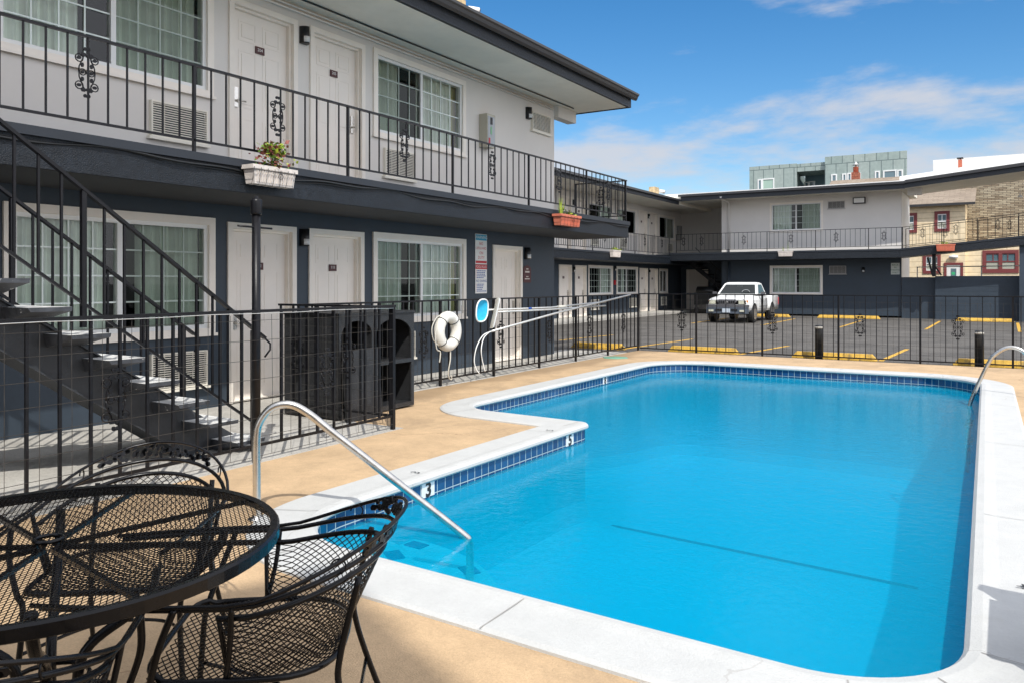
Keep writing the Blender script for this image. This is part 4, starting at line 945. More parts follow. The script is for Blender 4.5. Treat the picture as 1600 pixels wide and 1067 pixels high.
m = MB(); m.tube([fp(778, 488, -6.60), fp(860, 484, -6.58), fp(946, 478, -6.58)], .015, 8); m.build('pole', ALU, bu)
hk = thing('rescue_hook', 'rescue pole with a long looped white hook slanting across the fence', 'rescue pole', fp(870, 495))
m = MB(); m.tube([fp(768, 518, -6.56), fp(864, 491, -6.55), fp(985, 461, -6.55)], .017, 8); m.build('pole', ALU, hk)
m = MB(); m.tube(smooth_path([fp(768, 518, -6.56), fp(755, 524, -6.55), fp(745, 541, -6.5), fp(741, 562, -6.5), fp(744, 576, -6.48), fp(749, 583, -6.45)], 6), .008, 6); m.tube(smooth_path([fp(766, 518, -6.56), fp(756, 528, -6.55), fp(752, 545, -6.5), fp(753.5, 562, -6.5), fp(758, 580, -6.48)], 6), .008, 6); m.build('hook', WHITE, hk)

# ================================================================ SIGNS ON THE NEAR WALL
sg = thing('pool_rules_sign', 'tall white pool warning sign with red and blue lettering on the slate wall', 'sign', FN(11.55, 0, 1.3))
m = MB(); a, b = 11.37, 11.73
m.fbox(FN, a, b, .004, .012, 1.77, 2.30, 0); m.fbox(FN, a + .01, b - .01, .012, .014, 2.19, 2.29, 1); m.fbox(FN, a + .01, b - .01, .012, .014, 1.79, 1.83, 2)
m.text('WARNING', .078, textM(FN, 11.55, .016, 2.24), 0)
for t, z in (('NO', 2.13), ('LIFEGUARD', 2.05), ('ON', 1.965), ('DUTY', 1.885)): m.text(t, .075 if t != 'LIFEGUARD' else .062, textM(FN, 11.55, .014, z), 2)
m.build('warning_panel', [WHITE, CYANS, REDS], sg)
m = MB(); m.fbox(FN, a, b, .004, .012, 1.26, 1.765, 0); m.fbox(FN, a, b, .012, .014, 1.685, 1.765, 2)
m.text('POOL RULES', .06, textM(FN, 11.55, .016, 1.725), 0); m.text('NO DIVING', .064, textM(FN, 11.555, .014, 1.475), 1)
for i, z in enumerate((1.655, 1.625, 1.595, 1.565, 1.535, 1.42, 1.39, 1.36, 1.33, 1.30)):
    x = a + .045
    while x < b - .05 - (i * 37 % 9) * .012:
        w = .015 + (i * 7 + int(x * 100)) % 5 * .007; m.fbox(FN, x, x + w, .012, .0135, z - .007, z + .007, 1); x += w + .009
    m.fbox(FN, a + .02, a + .032, .012, .0135, z - .005, z + .005, 2)
m.build('rules_panel', [WHITE, BLUES, REDS], sg)
m = MB(); pts = [(12.99, 1.45), (13.27, 1.45), (13.27, 1.70)] + [(13.13 + .14 * math.cos(R(t)), 1.70 + .08 * math.sin(R(t))) for t in range(15, 180, 15)] + [(12.99, 1.70)]
m.plate(pts, [], lambda p, q, d: FN(p, .012 + d, q), .01, 0)
m.fbox(FN, 13.05, 13.21, .012, .0135, 1.64, 1.672, 1); m.fbox(FN, 13.09, 13.17, .012, .0135, 1.555, 1.572, 1); m.fbox(FN, 13.04, 13.22, .012, .0135, 1.512, 1.53, 1); m.fbox(FN, 13.09, 13.17, .012, .0135, 1.70, 1.722, 1)
tag(m.build('plaque', [MAROON, mat('plate_cream', (.6, .55, .5), .5)], loc=FN(13.13, 0, 1.5)), 'small maroon plaque with an arched top beside the end door', 'plaque')

# ================================================================ FLOWER BOXES
def leaves(m, c, n, sp, sz, mis, up=.5):
    for i in range(n):
        p = Vector(c) + Vector((random.gauss(0, sp[0]), random.gauss(0, sp[1]), abs(random.gauss(0, sp[2]))))
        d = Vector((random.uniform(-1, 1), random.uniform(-1, 1), random.uniform(-.2, 1))).normalized(); w = d.cross(Vector((random.random(), random.random(), random.random()))).normalized()
        s = sz * random.uniform(.6, 1.3); mi = random.choice(mis)
        m.quad([p, p + d * s * .5 + w * s * .32, p + d * s, p + d * s * .5 - w * s * .32], mi)
def flowerbox(F, s0, s1, n, z0, z1, matl, label, plants, rz=0, cage=True):
    c = F((s0 + s1) / 2, n, z0); t = thing('flower_box', label, 'flower box', c, 'flower boxes hung on the balcony edges')
    m = MB(); i_ = .04; nb = n + .16; mid_ = (s0 + s1) / 2
    lo = [F(s0 + i_, n + .015, z0), F(s1 - i_, n + .015, z0), F(s1 - i_, nb - .015, z0), F(s0 + i_, nb - .015, z0)]
    hi = [F(s0 + .015, n, z1), F(s1 - .015, n, z1), F(s1 - .015, nb, z1), F(s0 + .015, nb, z1)]
    m.hexa(lo + hi)
    zl = z1 - .03
    for (a, b, c0, c1) in ((s0, s1, n - .01, n + .005), (s0, s1, nb - .005, nb + .012)): m.fbox(F, a, b, c0, c1, zl, z1 + .012)
    for (a, b) in ((s0, s0 + .02), (s1 - .02, s1)): m.fbox(F, a, b, n + .0051, nb - .0051, zl, z1 + .012)
    k = 16
    for i in range(k): x = s0 + .07 + (s1 - s0 - .14) * i / (k - 1); m.hexa([F(x - .006, nb - .013, z0 + .02), F(x + .006, nb - .013, z0 + .02), F(x + .006, nb - .002, z0 + .02), F(x - .006, nb - .002, z0 + .02), F(x - .006, nb - .004, zl), F(x + .006, nb - .004, zl), F(x + .006, nb + .004, zl), F(x - .006, nb + .004, zl)])
    m.build('planter', matl, t)
    m = MB(); m.fbox(F, s0 + .022, s1 - .022, n + .006, nb - .006, z1 + .0005, z1 + .006); m.build('soil', SOIL, t)
    if cage:
        m = MB()
        for i in range(7):
            x = s0 + .03 + (s1 - s0 - .06) * i / 6; m.tube([F(x, n - .02, z1 - .02), F(x - .02, nb + .02, z1 - .02), F(x - .05, nb + .012, z0 - .012), F(x - .05, n, z0 - .012)], .0028, 4)
        m.tube([F(s0 - .02, n, z1 - .045), F(s0 - .02, nb + .022, z1 - .045), F(s1 + .02, nb + .022, z1 - .045), F(s1 + .02, n, z1 - .045)], .004, 4)
        m.tube([F(mid_ + .05 + .03 * math.cos(R(a)), nb + .024, z1 - .085 + .03 * math.sin(R(a))) for a in range(0, 360, 30)], .003, 4, closed=True)
        m.build('wire_holder', IRON, t)
    for pl in plants:
        kind, s, cnt, h = pl; m = MB(); base = Vector(F(s, n + .08, z1))
        if kind == 'bush':
            for i in range(14):
                e = base + Vector((random.uniform(-.07, .07), random.uniform(-.13, .13), random.uniform(.5, 1) * h)); m.tube([base + Vector((0, random.uniform(-.1, .1), 0)), (base + e) / 2 + Vector((.01, .01, .02)), e], .0035, 4, 3)
                leaves(m, e - Vector((0, 0, .03)), cnt // 14, (.028, .035, .03), .058, (0, 1, 2, 2))
            leaves(m, base, cnt // 2, (.05, .13, h * .3), .045, (2, 2, 0, 1))
        elif kind == 'blades':
            for i in range(cnt):
                a = random.uniform(-.5, .5); p = base + Vector((random.uniform(-.02, .02), random.uniform(-.04, .04), 0)); e = p + Vector((a * .06, a * .12, h * random.uniform(.5, 1)))
                q = (p + e) / 2 + Vector((0, 0, .01)); w = Vector((0, .008, 0)); m.quad([p - w * .6, p + w * .6, q + w, e, q - w], random.choice((0, 1)))
        elif kind == 'low': leaves(m, base, cnt, (.04, .12, h) if True else 0, .05, (1, 1, 0))
        elif kind == 'lowx': leaves(m, base, cnt, (.10, .04, h), .05, (1, 1, 0))
        m.build('plant', [LEAFG, LEAFY, LEAFR, STEM], t)
flowerbox(facadeX(-6.57), 5.37, 5.96, 0.0, 2.45, 2.63, WPLANT, 'white flower box of reddish plants hanging below the near balcony', [('bush', 5.72, 260, .27), ('blades', 5.50, 3, .07)])
flowerbox(facadeX(-6.57), 11.84, 12.60, 0.0, 2.43, 2.61, TERRA, 'terracotta flower box with a spiky plant below the near balcony corner', [('blades', 12.0, 26, .34), ('low', 12.3, 60, .035)])
flowerbox(facadeX(-13.83), 29.75, 30.55, 0.0, 2.50, 2.78, WPLANT, 'small white flower box with yellow-green trailing plant on the far left balcony', [('low', 30.1, 120, .06), ('low', 30.5, 60, .03)], cage=False)
flowerbox(facadeY(36.68), -8.72, -8.08, 0.0, 2.62, 2.84, WPLANT, 'white flower box with tall shoots on the back wing balcony', [('blades', -8.5, 16, .26), ('blades', -8.28, 8, .55)], cage=False)
xq = -2.05
flowerbox(facadeY(36.66), -2.45, -1.75, 0.0, 2.72, 2.99, TERRA, 'terracotta flower box on the edge of the raised walkway at right', [('blades', -2.2, 12, .2), ('lowx', -2.1, 50, .06)], cage=False)

# ================================================================ STEEL HANDRAILS OF THE POOL
B = Vector((-3.90, 3.30, 0)); U = Vector((.807, .59, 0))
def hr(prof_): return smooth_path([B + U * d + Vector((0, 0, z)) for d, z in prof_], 8)
m = MB(); m.tube(hr([(0, 0), (0, .25), (0, .50), (.02, .60), (.09, .685), (.20, .705), (.31, .65), (.45, .535), (.62, .40), (.90, .175), (1.24, -.10), (1.295, -.16), (1.305, -.24), (1.305, -.55), (1.305, -.98)]), .0245, 14)
m.lathe([(.055, .001), (.055, .012), (.028, .02), (.028, .03)], 18, tuple(B))
tag(m.build('pool_handrail', STEEL, loc=B), 'curved stainless steel handrail over the pool steps beside the chair', 'handrail', 'stainless pool handrails')
for i, yy in enumerate((11.9,)):
    m = MB(); m.tube(smooth_path([(-.42, yy, -.9), (-.42, yy, -.3), (-.41, yy, -.15), (-.36, yy, .02), (-.20, yy, .42), (-.11, yy, .55), (.02, yy, .63), (.16, yy, .60), (.26, yy, .45), (.30, yy, .2), (.30, yy, 0)], 6), .024, 12)
    for z in (-.33, -.55): m.box(-.45, yy - .5, z - .02, -.36, yy + .05, z)
    m.tube(smooth_path([(-.42, yy - .5, -.9), (-.42, yy - .5, -.36)], 3), .02, 8)
    tag(m.build('pool_ladder', STEEL, loc=(-.3, yy, 0)), 'curved steel ladder rail at the right side of the deep end', 'ladder rail', 'stainless pool handrails')
m = MB()
for dy in (0, .55): m.tube(smooth_path([(-.32, 11.1 - dy, .035), (.1, 11.02 - dy, .036), (.6, 10.95 - dy, .012)], 4), .006, 5)

# ================================================================ PATIO TABLE AND CHAIRS
def clipline(c, r, ang, off):
    d = Vector((math.cos(ang), math.sin(ang))); nn = Vector((-d.y, d.x)); h = r * r - off * off
    if h <= 0: return None
    h = math.sqrt(h); p = Vector(c) + nn * off; return p - d * h, p + d * h
TC = Vector((-2.24, 1.18, 0)); TR = .605; TZ = .742
tb = thing('patio_table', 'round black expanded-metal patio table at the lower left', 'table', tuple(TC))
m = MB(); a_, b_ = .0070, .0165; ang = math.atan2(b_, a_); pitch = 2 * a_ * b_ / math.hypot(a_, b_); base = TH
for sg_ in (1, -1):
    k = int(TR / pitch)
    for i in range(-k, k + 1):
        q = clipline((TC.x, TC.y), TR - .004, base + sg_ * ang, i * pitch)
        if not q: continue
        p0, p1 = q; d = (p1 - p0).normalized(); w = Vector((-d.y, d.x)) * .00125; z0, z1 = TZ - .003 + (.0011 if sg_ > 0 else 0), TZ - .0021 + (.0011 if sg_ > 0 else 0)
        m.hexa([(*(p0 - w), z0), (*(p1 - w), z0), (*(p1 + w), z0), (*(p0 + w), z0), (*(p0 - w), z1), (*(p1 - w), z1), (*(p1 + w), z1), (*(p0 + w), z1)])
m.build('mesh_top', IRON_CH, tb)
m = MB(); N_ = 72
prf = [(TR - .02, TZ + .001), (TR, TZ + .004), (TR + .006, TZ - .002), (TR + .006, TZ - .030), (TR, TZ - .034), (TR - .004, TZ - .030), (TR - .004, TZ - .006), (TR - .02, TZ - .006)]
for i in range(N_):
    a0, a1 = 2 * math.pi * i / N_, 2 * math.pi * (i + 1) / N_
    for j in range(len(prf)):
        (r0, z0), (r1, z1) = prf[j], prf[(j + 1) % len(prf)]
        m.quad([(TC.x + r0 * math.cos(a0), TC.y + r0 * math.sin(a0), z0), (TC.x + r0 * math.cos(a1), TC.y + r0 * math.sin(a1), z0), (TC.x + r1 * math.cos(a1), TC.y + r1 * math.sin(a1), z1), (TC.x + r1 * math.cos(a0), TC.y + r1 * math.sin(a0), z1)], smooth=True)
m.build('rim', IRON_CH, tb)
m = MB(); m.tube([(TC.x + .035 * math.cos(R(a)), TC.y + .035 * math.sin(R(a)), TZ + .004) for a in range(0, 360, 15)], .006, 6, closed=True); m.build('umbrella_ring', IRON_CH, tb)
m = MB()
for k in range(8):
    a = base + R(4 + 45 * k); m.bar((TC.x + .03 * math.cos(a), TC.y + .03 * math.sin(a), TZ - .018), (TC.x + (TR - .01) * math.cos(a), TC.y + (TR - .01) * math.sin(a), TZ - .018), .014, .012)
m.build('radial_brace', IRON_CH, tb)
for k in range(4):
    a = base + R(26 + 90 * k); P_ = lambda r, z: (TC.x + r * math.cos(a), TC.y + r * math.sin(a), z)
    m = MB(); m.tube(smooth_path([P_(.46, TZ - .03), P_(.44, .66), P_(.36, .58), P_(.20, .50), P_(.09, .42), P_(.07, .30), P_(.09, .16), P_(.24, .07), P_(.40, .03), P_(.43, .005)], 6), .0145, 8); m.build('leg', IRON_CH, tb)
m = MB(); m.tube([(TC.x + .10 * math.cos(R(a)), TC.y + .10 * math.sin(R(a)), .36) for a in range(0, 360, 20)], .007, 6, closed=True); m.build('leg_ring', IRON_CH, tb)

def lattice(m, S, nu, nv, r=.0016, stepk=1):
    for sg_ in (1, -1):
        for k in range(-nv, nu + 1) if sg_ > 0 else range(0, nu + nv + 1):
            pts = []
            for j in range(0, nv + 1):
                x = k + sg_ * j
                if 0 <= x <= nu: pts.append(S(x / nu, j / nv))
            if len(pts) > 1: m.tube(pts, r, 3, caps=False, smooth=False)
def make_chair(label, loc, face, first=None):
    """barrel-backed wrought-iron chair; local +y is the way it faces"""
    rz = math.atan2(face[1], face[0]) - math.pi / 2
    if first:
        t = copy_tree(first); t.location = loc; t.rotation_euler = (0, 0, rz); t['label'] = label; return t
    t = thing('patio_chair', label, 'chair', loc, 'black expanded-metal patio chairs around the table', rz); OFF[t.name] = Vector()
    # rims: arms sweep back and up to the top of the back
    def rim(k, wd, yb, zf, zt, yf, n_=28):
        pts = []
        for i in range(n_ + 1):
            a = R(-16 + (212) * i / n_)     # right arm tip -> back -> left arm tip
            x = wd * math.cos(a); y = -yb * math.sin(a) + .02
            s = max(0, math.sin(a)); z = zf + (zt - zf) * s ** 1.3
            if i == 0 or i == n_: y = yf
            pts.append((x, y, z))
        return pts
    hoop = lambda w, yb, zf, zt: [(w * math.cos(R(a)), -yb * math.sin(R(a)) + (.0 if math.sin(R(a)) >= 0 else .24 * abs(math.sin(R(a))) * 2.2), zf + (zt - zf) * max(0, math.sin(R(a))) ** 1.25) for a in range(-34, 215, 8)]
    H1 = hoop(.335, .41, .635, .790); H2 = hoop(.325, .375, .625, .725)
    m = MB(); m.tube(H1, .0058, 8); m.build('top_hoop', IRON_CH, t)
    m = MB(); m.tube(H2, .0074, 8); m.build('arm_hoop', IRON_CH, t)
    # seat outline
    def seat_pt(a): return (.27 * math.copysign(abs(math.cos(a)) ** (.35 if math.sin(a) > 0 else .7), math.cos(a)), (.27 if math.sin(a) > 0 else .235) * math.copysign(abs(math.sin(a)) ** (.35 if math.sin(a) > 0 else .7), math.sin(a)))
    m = MB(); m.tube([(*seat_pt(R(a)), .415 + (.012 if a > 30 and a < 150 else 0)) for a in range(0, 360, 10)], .009, 8, closed=True); m.build('seat_frame', IRON_CH, t)
    def SS(u, v):
        x = -1 + 2 * u; y = -1 + 2 * v; k = max(abs(x), abs(y), 1e-6); rr = math.hypot(x, y) / k if k > 0 else 1
        a = math.atan2(y, x); px, py = seat_pt(a); f = k
        return (px * f, py * f, .412 - .022 * (1 - f * f))
    def SQ(u, v):
        y = -.225 + .485 * v; hw = .265 if y > 0 else .262 * math.sqrt(max(.02, 1 - (y / .235) ** 2)) ** .8
        x = (u * 2 - 1) * hw; return (x, y, .412 - .018 * (1 - (2 * u - 1) ** 2) * (1 - (2 * v - 1) ** 2))
    m = MB(); lattice(m, SQ, 14, 24, .0020); m.build('seat', IRON_CH, t)
    # barrel back mesh from the seat edge up to the inner hoop
    def SB(u, v):
        a = R(-12 + 204 * u); x0, y0 = .25 * math.cos(a), -.225 * math.sin(a)
        s = max(0, math.sin(a)); x1, y1 = .300 * math.cos(a), -.345 * s + (.06 if s == 0 else 0) - .0; z1 = .59 + .085 * s ** 1.25
        k = v; return (x0 + (x1 - x0) * k, y0 + (y1 - y0) * k, .415 + (z1 - .415) * k + 0)
    m = MB(); lattice(m, SB, 36, 11, .0019); m.build('back_mesh', IRON_CH, t)
    m = MB(); m.tube([SB(i / 40, 1) for i in range(41)], .008, 8); m.tube([SB(0, i / 4) for i in range(5)], .007, 6); m.tube([SB(1, i / 4) for i in range(5)], .007, 6); m.build('back_frame', IRON_CH, t)
    # leaf-work between the two upper hoops
    m = MB()
    for a in range(52, 130, 5):
        p = Vector((.33 * math.cos(R(a)), -.388 * math.sin(R(a)), .632 + .130 * math.sin(R(a)) ** 1.25)); tg = Vector((-math.sin(R(a)), -math.cos(R(a)), 0)); up = Vector((0, -.3, 1)).normalized(); nn = tg.cross(up)
        for q in range(4):
            c = p + tg * random.uniform(-.012, .012) + up * random.uniform(-.022, .022); w, h = random.uniform(.008, .015), random.uniform(.005, .011); th = random.uniform(0, 3)
            e1 = tg * math.cos(th) + up * math.sin(th); e2 = up * math.cos(th) - tg * math.sin(th)
            m.loft([[c + e1 * w * math.cos(R(b)) + e2 * h * math.sin(R(b)) + nn * o for b in range(0, 360, 60)] for o in (-.004, .004)])
    for a in (38, 142):
        p = Vector((.33 * math.cos(R(a)), -.388 * math.sin(R(a)), .640 + .11 * math.sin(R(a)) ** 1.25)); m.tube([p + Vector((.0, .02 * math.cos(R(b)), .02 * math.sin(R(b)))) for b in range(0, 300, 30)], .003, 4)
    m.build('leaf_ornament', IRON_CH, t)
    for sx in (-1, 1):
        m = MB(); m.tube(smooth_path([(sx * .325, .16, .63), (sx * .315, .20, .53), (sx * .275, .235, .42), (sx * .25, .245, .36), (sx * .262, .265, .15), (sx * .285, .30, .006)], 6), .0095, 8); m.build('leg', IRON_CH, t)
        m = MB(); m.tube(smooth_path([(sx * .22, -.29, .655), (sx * .22, -.24, .45), (sx * .225, -.24, .35), (sx * .25, -.30, .15), (sx * .265, -.36, .006)], 6), .0095, 8); m.build('leg', IRON_CH, t)
        m = MB(); m.tube(smooth_path([(sx * .325, .02, .628), (sx * .30, .03, .52), (sx * .262, .05, .418)], 5), .0075, 8); m.build('arm_support', IRON_CH, t)
    m = MB(); m.tube(smooth_path([(-.262, .25, .22), (-.15, .0, .20), (0, -.05, .20), (.15, 0, .20), (.262, .25, .22)], 6), .006, 6); m.tube([(-.24, -.27, .22), (.24, -.27, .22)], .006, 6); m.build('stretcher', IRON_CH, t)
    for (x, y) in ((-.285, .30), (.285, .30), (-.265, -.36), (.265, -.36)): m = MB(); m.lathe([(.018, 0), (.018, .012), (.010, .02)], 10, (x, y, 0)); m.build('foot', IRON_CH, t)
    return t
ch = make_chair('black mesh patio chair at the pool edge side of the table, back toward the pool', (-1.85, 1.60, 0), (-.79, -.61))
make_chair('black mesh patio chair on the far side of the table by the stairs fence', (-2.72, 1.72, 0), (.62, -.78), ch)
make_chair('black mesh patio chair nearest the camera, mostly cut by the bottom edge', (-1.95, .84, 0), (-.66, .75), ch)

# ================================================================ WHITE PICKUP
tk = thing('pickup_truck', 'white regular-cab pickup parked nose toward the pool with its bed by the back wing', 'truck', (-9.0, 29.75, -.08)); OFF[tk.name] = Vector()
def body_sec(y, w, zb, zt, cr=.02):
    h = [(w * .90, zb), (w * .985, zb + .10), (w, zb + .24), (w * .99, zt - .16), (w * .93, zt - .05), (w * .78, zt), (w * .4, zt + cr), (0, zt + cr * 1.3)]
    return [(x, y, z) for x, z in h] + [(-x, y, z) for x, z in h[::-1][1:]]
m = MB()
m.loft([body_sec(.10, .70, .62, .86), body_sec(.16, .77, .52, .90), body_sec(.30, .81, .45, .935), body_sec(.55, .835, .40, .965, .03), body_sec(1.0, .845, .38, 1.0, .04), body_sec(1.38, .845, .36, 1.03, .02), body_sec(1.5, .845, .36, 1.04, .0), body_sec(2.72, .845, .36, 1.04, 0)])
# bed sides, tailgate, floor
for sx in (-1, 1):
    m.loft([[(sx * x, y, z) for x, z in ((.76, .45), (.83, .42), (.845, .6), (.84, .95), (.82, 1.0), (.77, 1.0))] for y in (2.76, 4.55)])
m.box(-.76, 4.50, .45, .76, 4.56, 1.0); m.box(-.76, 2.76, .45, .76, 4.5, .55); m.box(-.76, 2.76, .55, .76, 2.80, 1.02)
body = m.build('body', TRUCKW, tk)
m = MB()
cb = lambda y0, y1, w, z: [(w, y0, z), (w, y1, z), (-w, y1, z), (-w, y0, z)]
m.loft([cb(1.36, 2.74, .79, 1.035), cb(1.42, 2.73, .785, 1.07), cb(1.92, 2.60, .64, 1.48), cb(2.05, 2.50, .58, 1.53), cb(2.15, 2.4, .5, 1.545)], smooth=False); m.build('cab', TRUCKW, tk)
def on(y0, z0): return 0
m = MB(); P3 = lambda x, t: (x, 1.42 + (1.92 - 1.42) * t - .012, 1.07 + (1.48 - 1.07) * t + .004)
m.quad([P3(-.70, .06), P3(.70, .06), P3(.575, .93), P3(-.575, .93)]); m.build('windshield', CARGLASS, tk)
m = MB(); P3 = lambda x, t: (x, 1.42 + .5 * t - .004, 1.07 + .41 * t + .001)
m.quad([P3(-.70, .06), P3(.70, .06), P3(.575, .93), P3(-.575, .93)]); m.quad([P3(-.12, .74), P3(.12, .74), P3(.11, .84), P3(-.11, .84)], 1); 
dk_ = m.build('cab_interior', [mat('cab_dark', (.05, .065, .07), .5), ALU], tk)
m = MB(); m.tube([(.33 + .15 * math.cos(R(a)), 1.47 + .03 * math.sin(R(a)), 1.15 + .10 * math.sin(R(a))) for a in range(0, 181, 20)], .012, 5); m.build('steering_wheel', mat('wheel_pale', (.3, .32, .33), .6), tk)
for sx in (-1, 1):
    m = MB(); Q = lambda t, y: (sx * (.785 + (.64 - .785) * t + .006), y, 1.07 + .41 * t)
    m.quad([Q(.06, 1.60), Q(.06, 2.58), Q(.92, 2.50), Q(.92, 2.0)]); m.build('side_window', SKYGL, tk)
    m = MB(); m.loft([[(sx * (.86 + .17 * k), 1.62 + o * .05, 1.02 + p) for o, p in ((-1, .02), (1, .02), (1, .15), (-1, .15))] for k in (.1, .3, 1)], smooth=False); m.build('mirror', TRUCKG, tk)
    m = MB(); m.box(sx * .846, 2.45, .86, sx * .866, 2.60, .89); m.build('door_handle', TRUCKG, tk)
    m = MB(); m.box(sx * .846, 1.50, .42, sx * .8475, 1.508, 1.03); m.box(sx * .846, 2.69, .42, sx * .8475, 2.698, 1.03); m.box(sx * .847, 1.5, .60, sx * .851, 2.7, .615); m.build('door_seam', TRUCKG, tk)
    # headlamp and amber corner
    m = MB(); m.loft([[(sx * x, y, z) for x, z in ((.44, .72), (.68, .72), (.67, .845), (.44, .855))] for y in (.085, .17)], smooth=False); m.build('headlight', LAMPG, tk)
    m = MB(); m.loft([[(sx * .682, .10, z0), (sx * .775, .2, z0), (sx * .70, .25, z0)] for z0 in (.70, .86)], smooth=False); m.build('indicator', AMBER, tk)
    m = MB(); m.box(sx * .50, .005, .43, sx * .68, .035, .50); m.build('fog_light', LAMPG, tk)
    for y in (.83, 3.50):
        m = MB(); c = (sx * .60, y, .335)
        m.lathe([(.37, sx * .02), (.375, sx * .2465)], 24, (sx * .60, y, .37), 0, 'x')
        m.build('wheel_arch', BLACKP, tk)
        m = MB(); m.lathe([(.19, sx * .04), (.30, sx * .03), (.335, sx * .07), (.335, sx * .22), (.31, sx * .262), (.20, sx * .268)], 28, c, 0, 'x'); wh = m.build('wheel', TYRE, tk)
        m = MB(); m.lathe([(.215, sx * .269), (.19, sx * .256), (.06, sx * .252), (.055, sx * .272), (0, sx * .272)], 28, c, 0, 'x')
        for k in range(5):
            a = R(72 * k + 10); m.hexa([(c[0] + sx * xx, c[1] + r_ * math.cos(a) + w_ * -math.sin(a), c[2] + r_ * math.sin(a) + w_ * math.cos(a)) for xx in (.250, .262) for r_, w_ in ((.07, -.02), (.17, -.035), (.17, .035), (.07, .02))], 1)
        m.build('rim', [RIM, BLACKP], wh)
m = MB()
m.loft([[(x, .10 - .06 * (1 - (x / .8) ** 2) + o * (1 if abs(x) < .8 else 1), z) for o, z in ((0, .60), (0, .69), (.14, .69), (.14, .60))] for x in (-.80, -.77, -.5, 0, .5, .77, .80)], smooth=False); m.build('bumper_pad', TRUCKG, tk)
m = MB(); m.loft([[(x, .075 - .07 * (1 - (x / .8) ** 2), z) if k < 2 else (x, .20, z) for k, z in enumerate((.36, .595, .595, .36))] for x in (-.79, -.75, -.5, 0, .5, .75, .79)], smooth=False); m.build('bumper', TRUCKB, tk)
m = MB(); m.box(-.42, -.004, .47, -.17, .01, .53, 0); m.box(.17, -.004, .47, .42, .01, .53, 0); m.build('intake', BLACKP, tk)
m = MB(); m.box(-.15, -.03, .40, .15, -.012, .55, 0); m.build('number_plate', mat('plate_white', (.55, .62, .70), .4), tk)
gr = MB(); gr.loft([[(x * f, .06 + o, .79 + z * f2) for x, z in ((-.40, .07), (-.28, -.095), (.28, -.095), (.40, .07), (.28, .10), (-.28, .10))] for f, f2, o in ((1, 1, .06), (1, 1, 0), (.86, .74, -.005))], smooth=False); gr.build('grille_surround', mat('truck_silver', (.35, .35, .37), .35, metal=.4), tk)
m = MB(); m.box(-.33, .045, .73, .33, .053, .85, 0)
for i in range(9): x = -.30 + .075 * i; m.box(x - .009, .03, .73, x + .009, .046, .85, 1)
m.build('grille', [BLACKP, TRUCKG], tk)
m = MB(); m.tube([(.055 * math.cos(R(a)), .026, .79 + .038 * math.sin(R(a))) for a in range(0, 360, 30)], .007, 5, closed=True); m.tube([(.022 * math.cos(R(a)), .026, .79 + .036 * math.sin(R(a))) for a in range(0, 360, 30)], .005, 5, closed=True); m.tube([(.045 * math.cos(R(a)), .026, .803 + .012 * math.sin(R(a))) for a in range(0, 360, 30)], .005, 5, closed=True); m.build('emblem', RIM, tk)
for sx in (-1, 1): m = MB(); m.box(sx * .80, 4.50, .62, sx * .85, 4.57, .92); m.build('tail_light', REDS, tk)

# ================================================================ BEYOND THE MOTEL
m = MB(); m.loft([[(x, y, z) for y, z in ((.135 - .02 * (1 - (x / .5) ** 2), .865), (.125 - .02 * (1 - (x / .5) ** 2), .90), (.17, .905), (.18, .87))] for x in (-.62, -.3, 0, .3, .62)]); m.build('bonnet_guard', TRUCKG, tk)
tl = thing('apartment_building', 'teal panelled apartment block rising behind the back wing roof', 'apartment building', (-12, 68, 0))
def Tb(x0, x1, y0, y1, z1, mt, nm, z0=0):
    m = MB(); s_ = (y1 - y0) * .13; m.hexa([(x0, y0, z0), (x1, y0, z0), (x1 - s_, y1, z0), (x0 - s_, y1, z0), (x0, y0, z1), (x1, y0, z1), (x1 - s_, y1, z1), (x0 - s_, y1, z1)]); return m.build(nm, mt, tl)
YT = 64.0
xa, zt_ = PY(1171, 262, YT); xb, _ = PY(1245, 258, YT); xc, _ = PY(1290, 254, YT); xd, zd = PY(1418, 246, YT)
Tb(xa, xb, YT, YT + 14, zt_ + .02, TEAL, 'wing'); Tb(xb + .01, xc - .01, YT + 3.0, YT + 14, zt_ - .05, TEALD, 'wing'); Tb(xc, xd, YT - .3, YT + 14, zt_ + .30, TEAL, 'wing')
Tb(xb + .01, xc - .01, YT + .1, YT + 3.0, zt_ - .02, TEAL, 'roof_overhang', zt_ - .62)
def twin(u0, v0, u1, v1, Y, cu=False):
    x0, z1 = PY(u0, v0, Y); x1, z0 = PY(u1, v1, Y); e = .09; F_ = facadeY(Y); m = MB()
    z0 = min(z0, z1 - .9)
    m.fbox(F_, x0, x1, .0, .06, z1 - e, z1); m.fbox(F_, x0, x1, 0, .06, z0, z0 + e); m.fbox(F_, x0, x0 + e, 0, .06, z0 + e, z1 - e); m.fbox(F_, x1 - e, x1, 0, .06, z0 + e, z1 - e)
    w = m.build('window', VINYL, tl); m = MB(); m.quad([F_(x0 + e, .01, z0 + e), F_(x1 - e, .01, z0 + e), F_(x1 - e, .01, z1 - e), F_(x0 + e, .01, z1 - e)]); m.build('pane', mat('teal_blind', (.36, .50, .42), .3) if cu else SKYGL, w)
twin(1184, 281, 1191, 300, YT); twin(1191, 280, 1210, 300, YT, True); twin(1257, 285, 1264, 297, YT + 3); twin(1264, 284, 1274, 297, YT + 3)
for a in ((1299, 273, 1308, 290), (1316, 272, 1323, 288), (1324, 271, 1331, 288), (1338, 271, 1345, 286), (1367, 268, 1375, 280), (1380, 267, 1401, 282), (1402, 266, 1411, 280)): twin(*a, YT - .3)
ch1 = thing('chimney', 'red brick chimney with a clay pot in front of the teal building', 'chimney', (-7.5, 52, 0))
x0, z1 = PY(1330, 270, 52); x1, z0 = PY(1342, 300, 52)
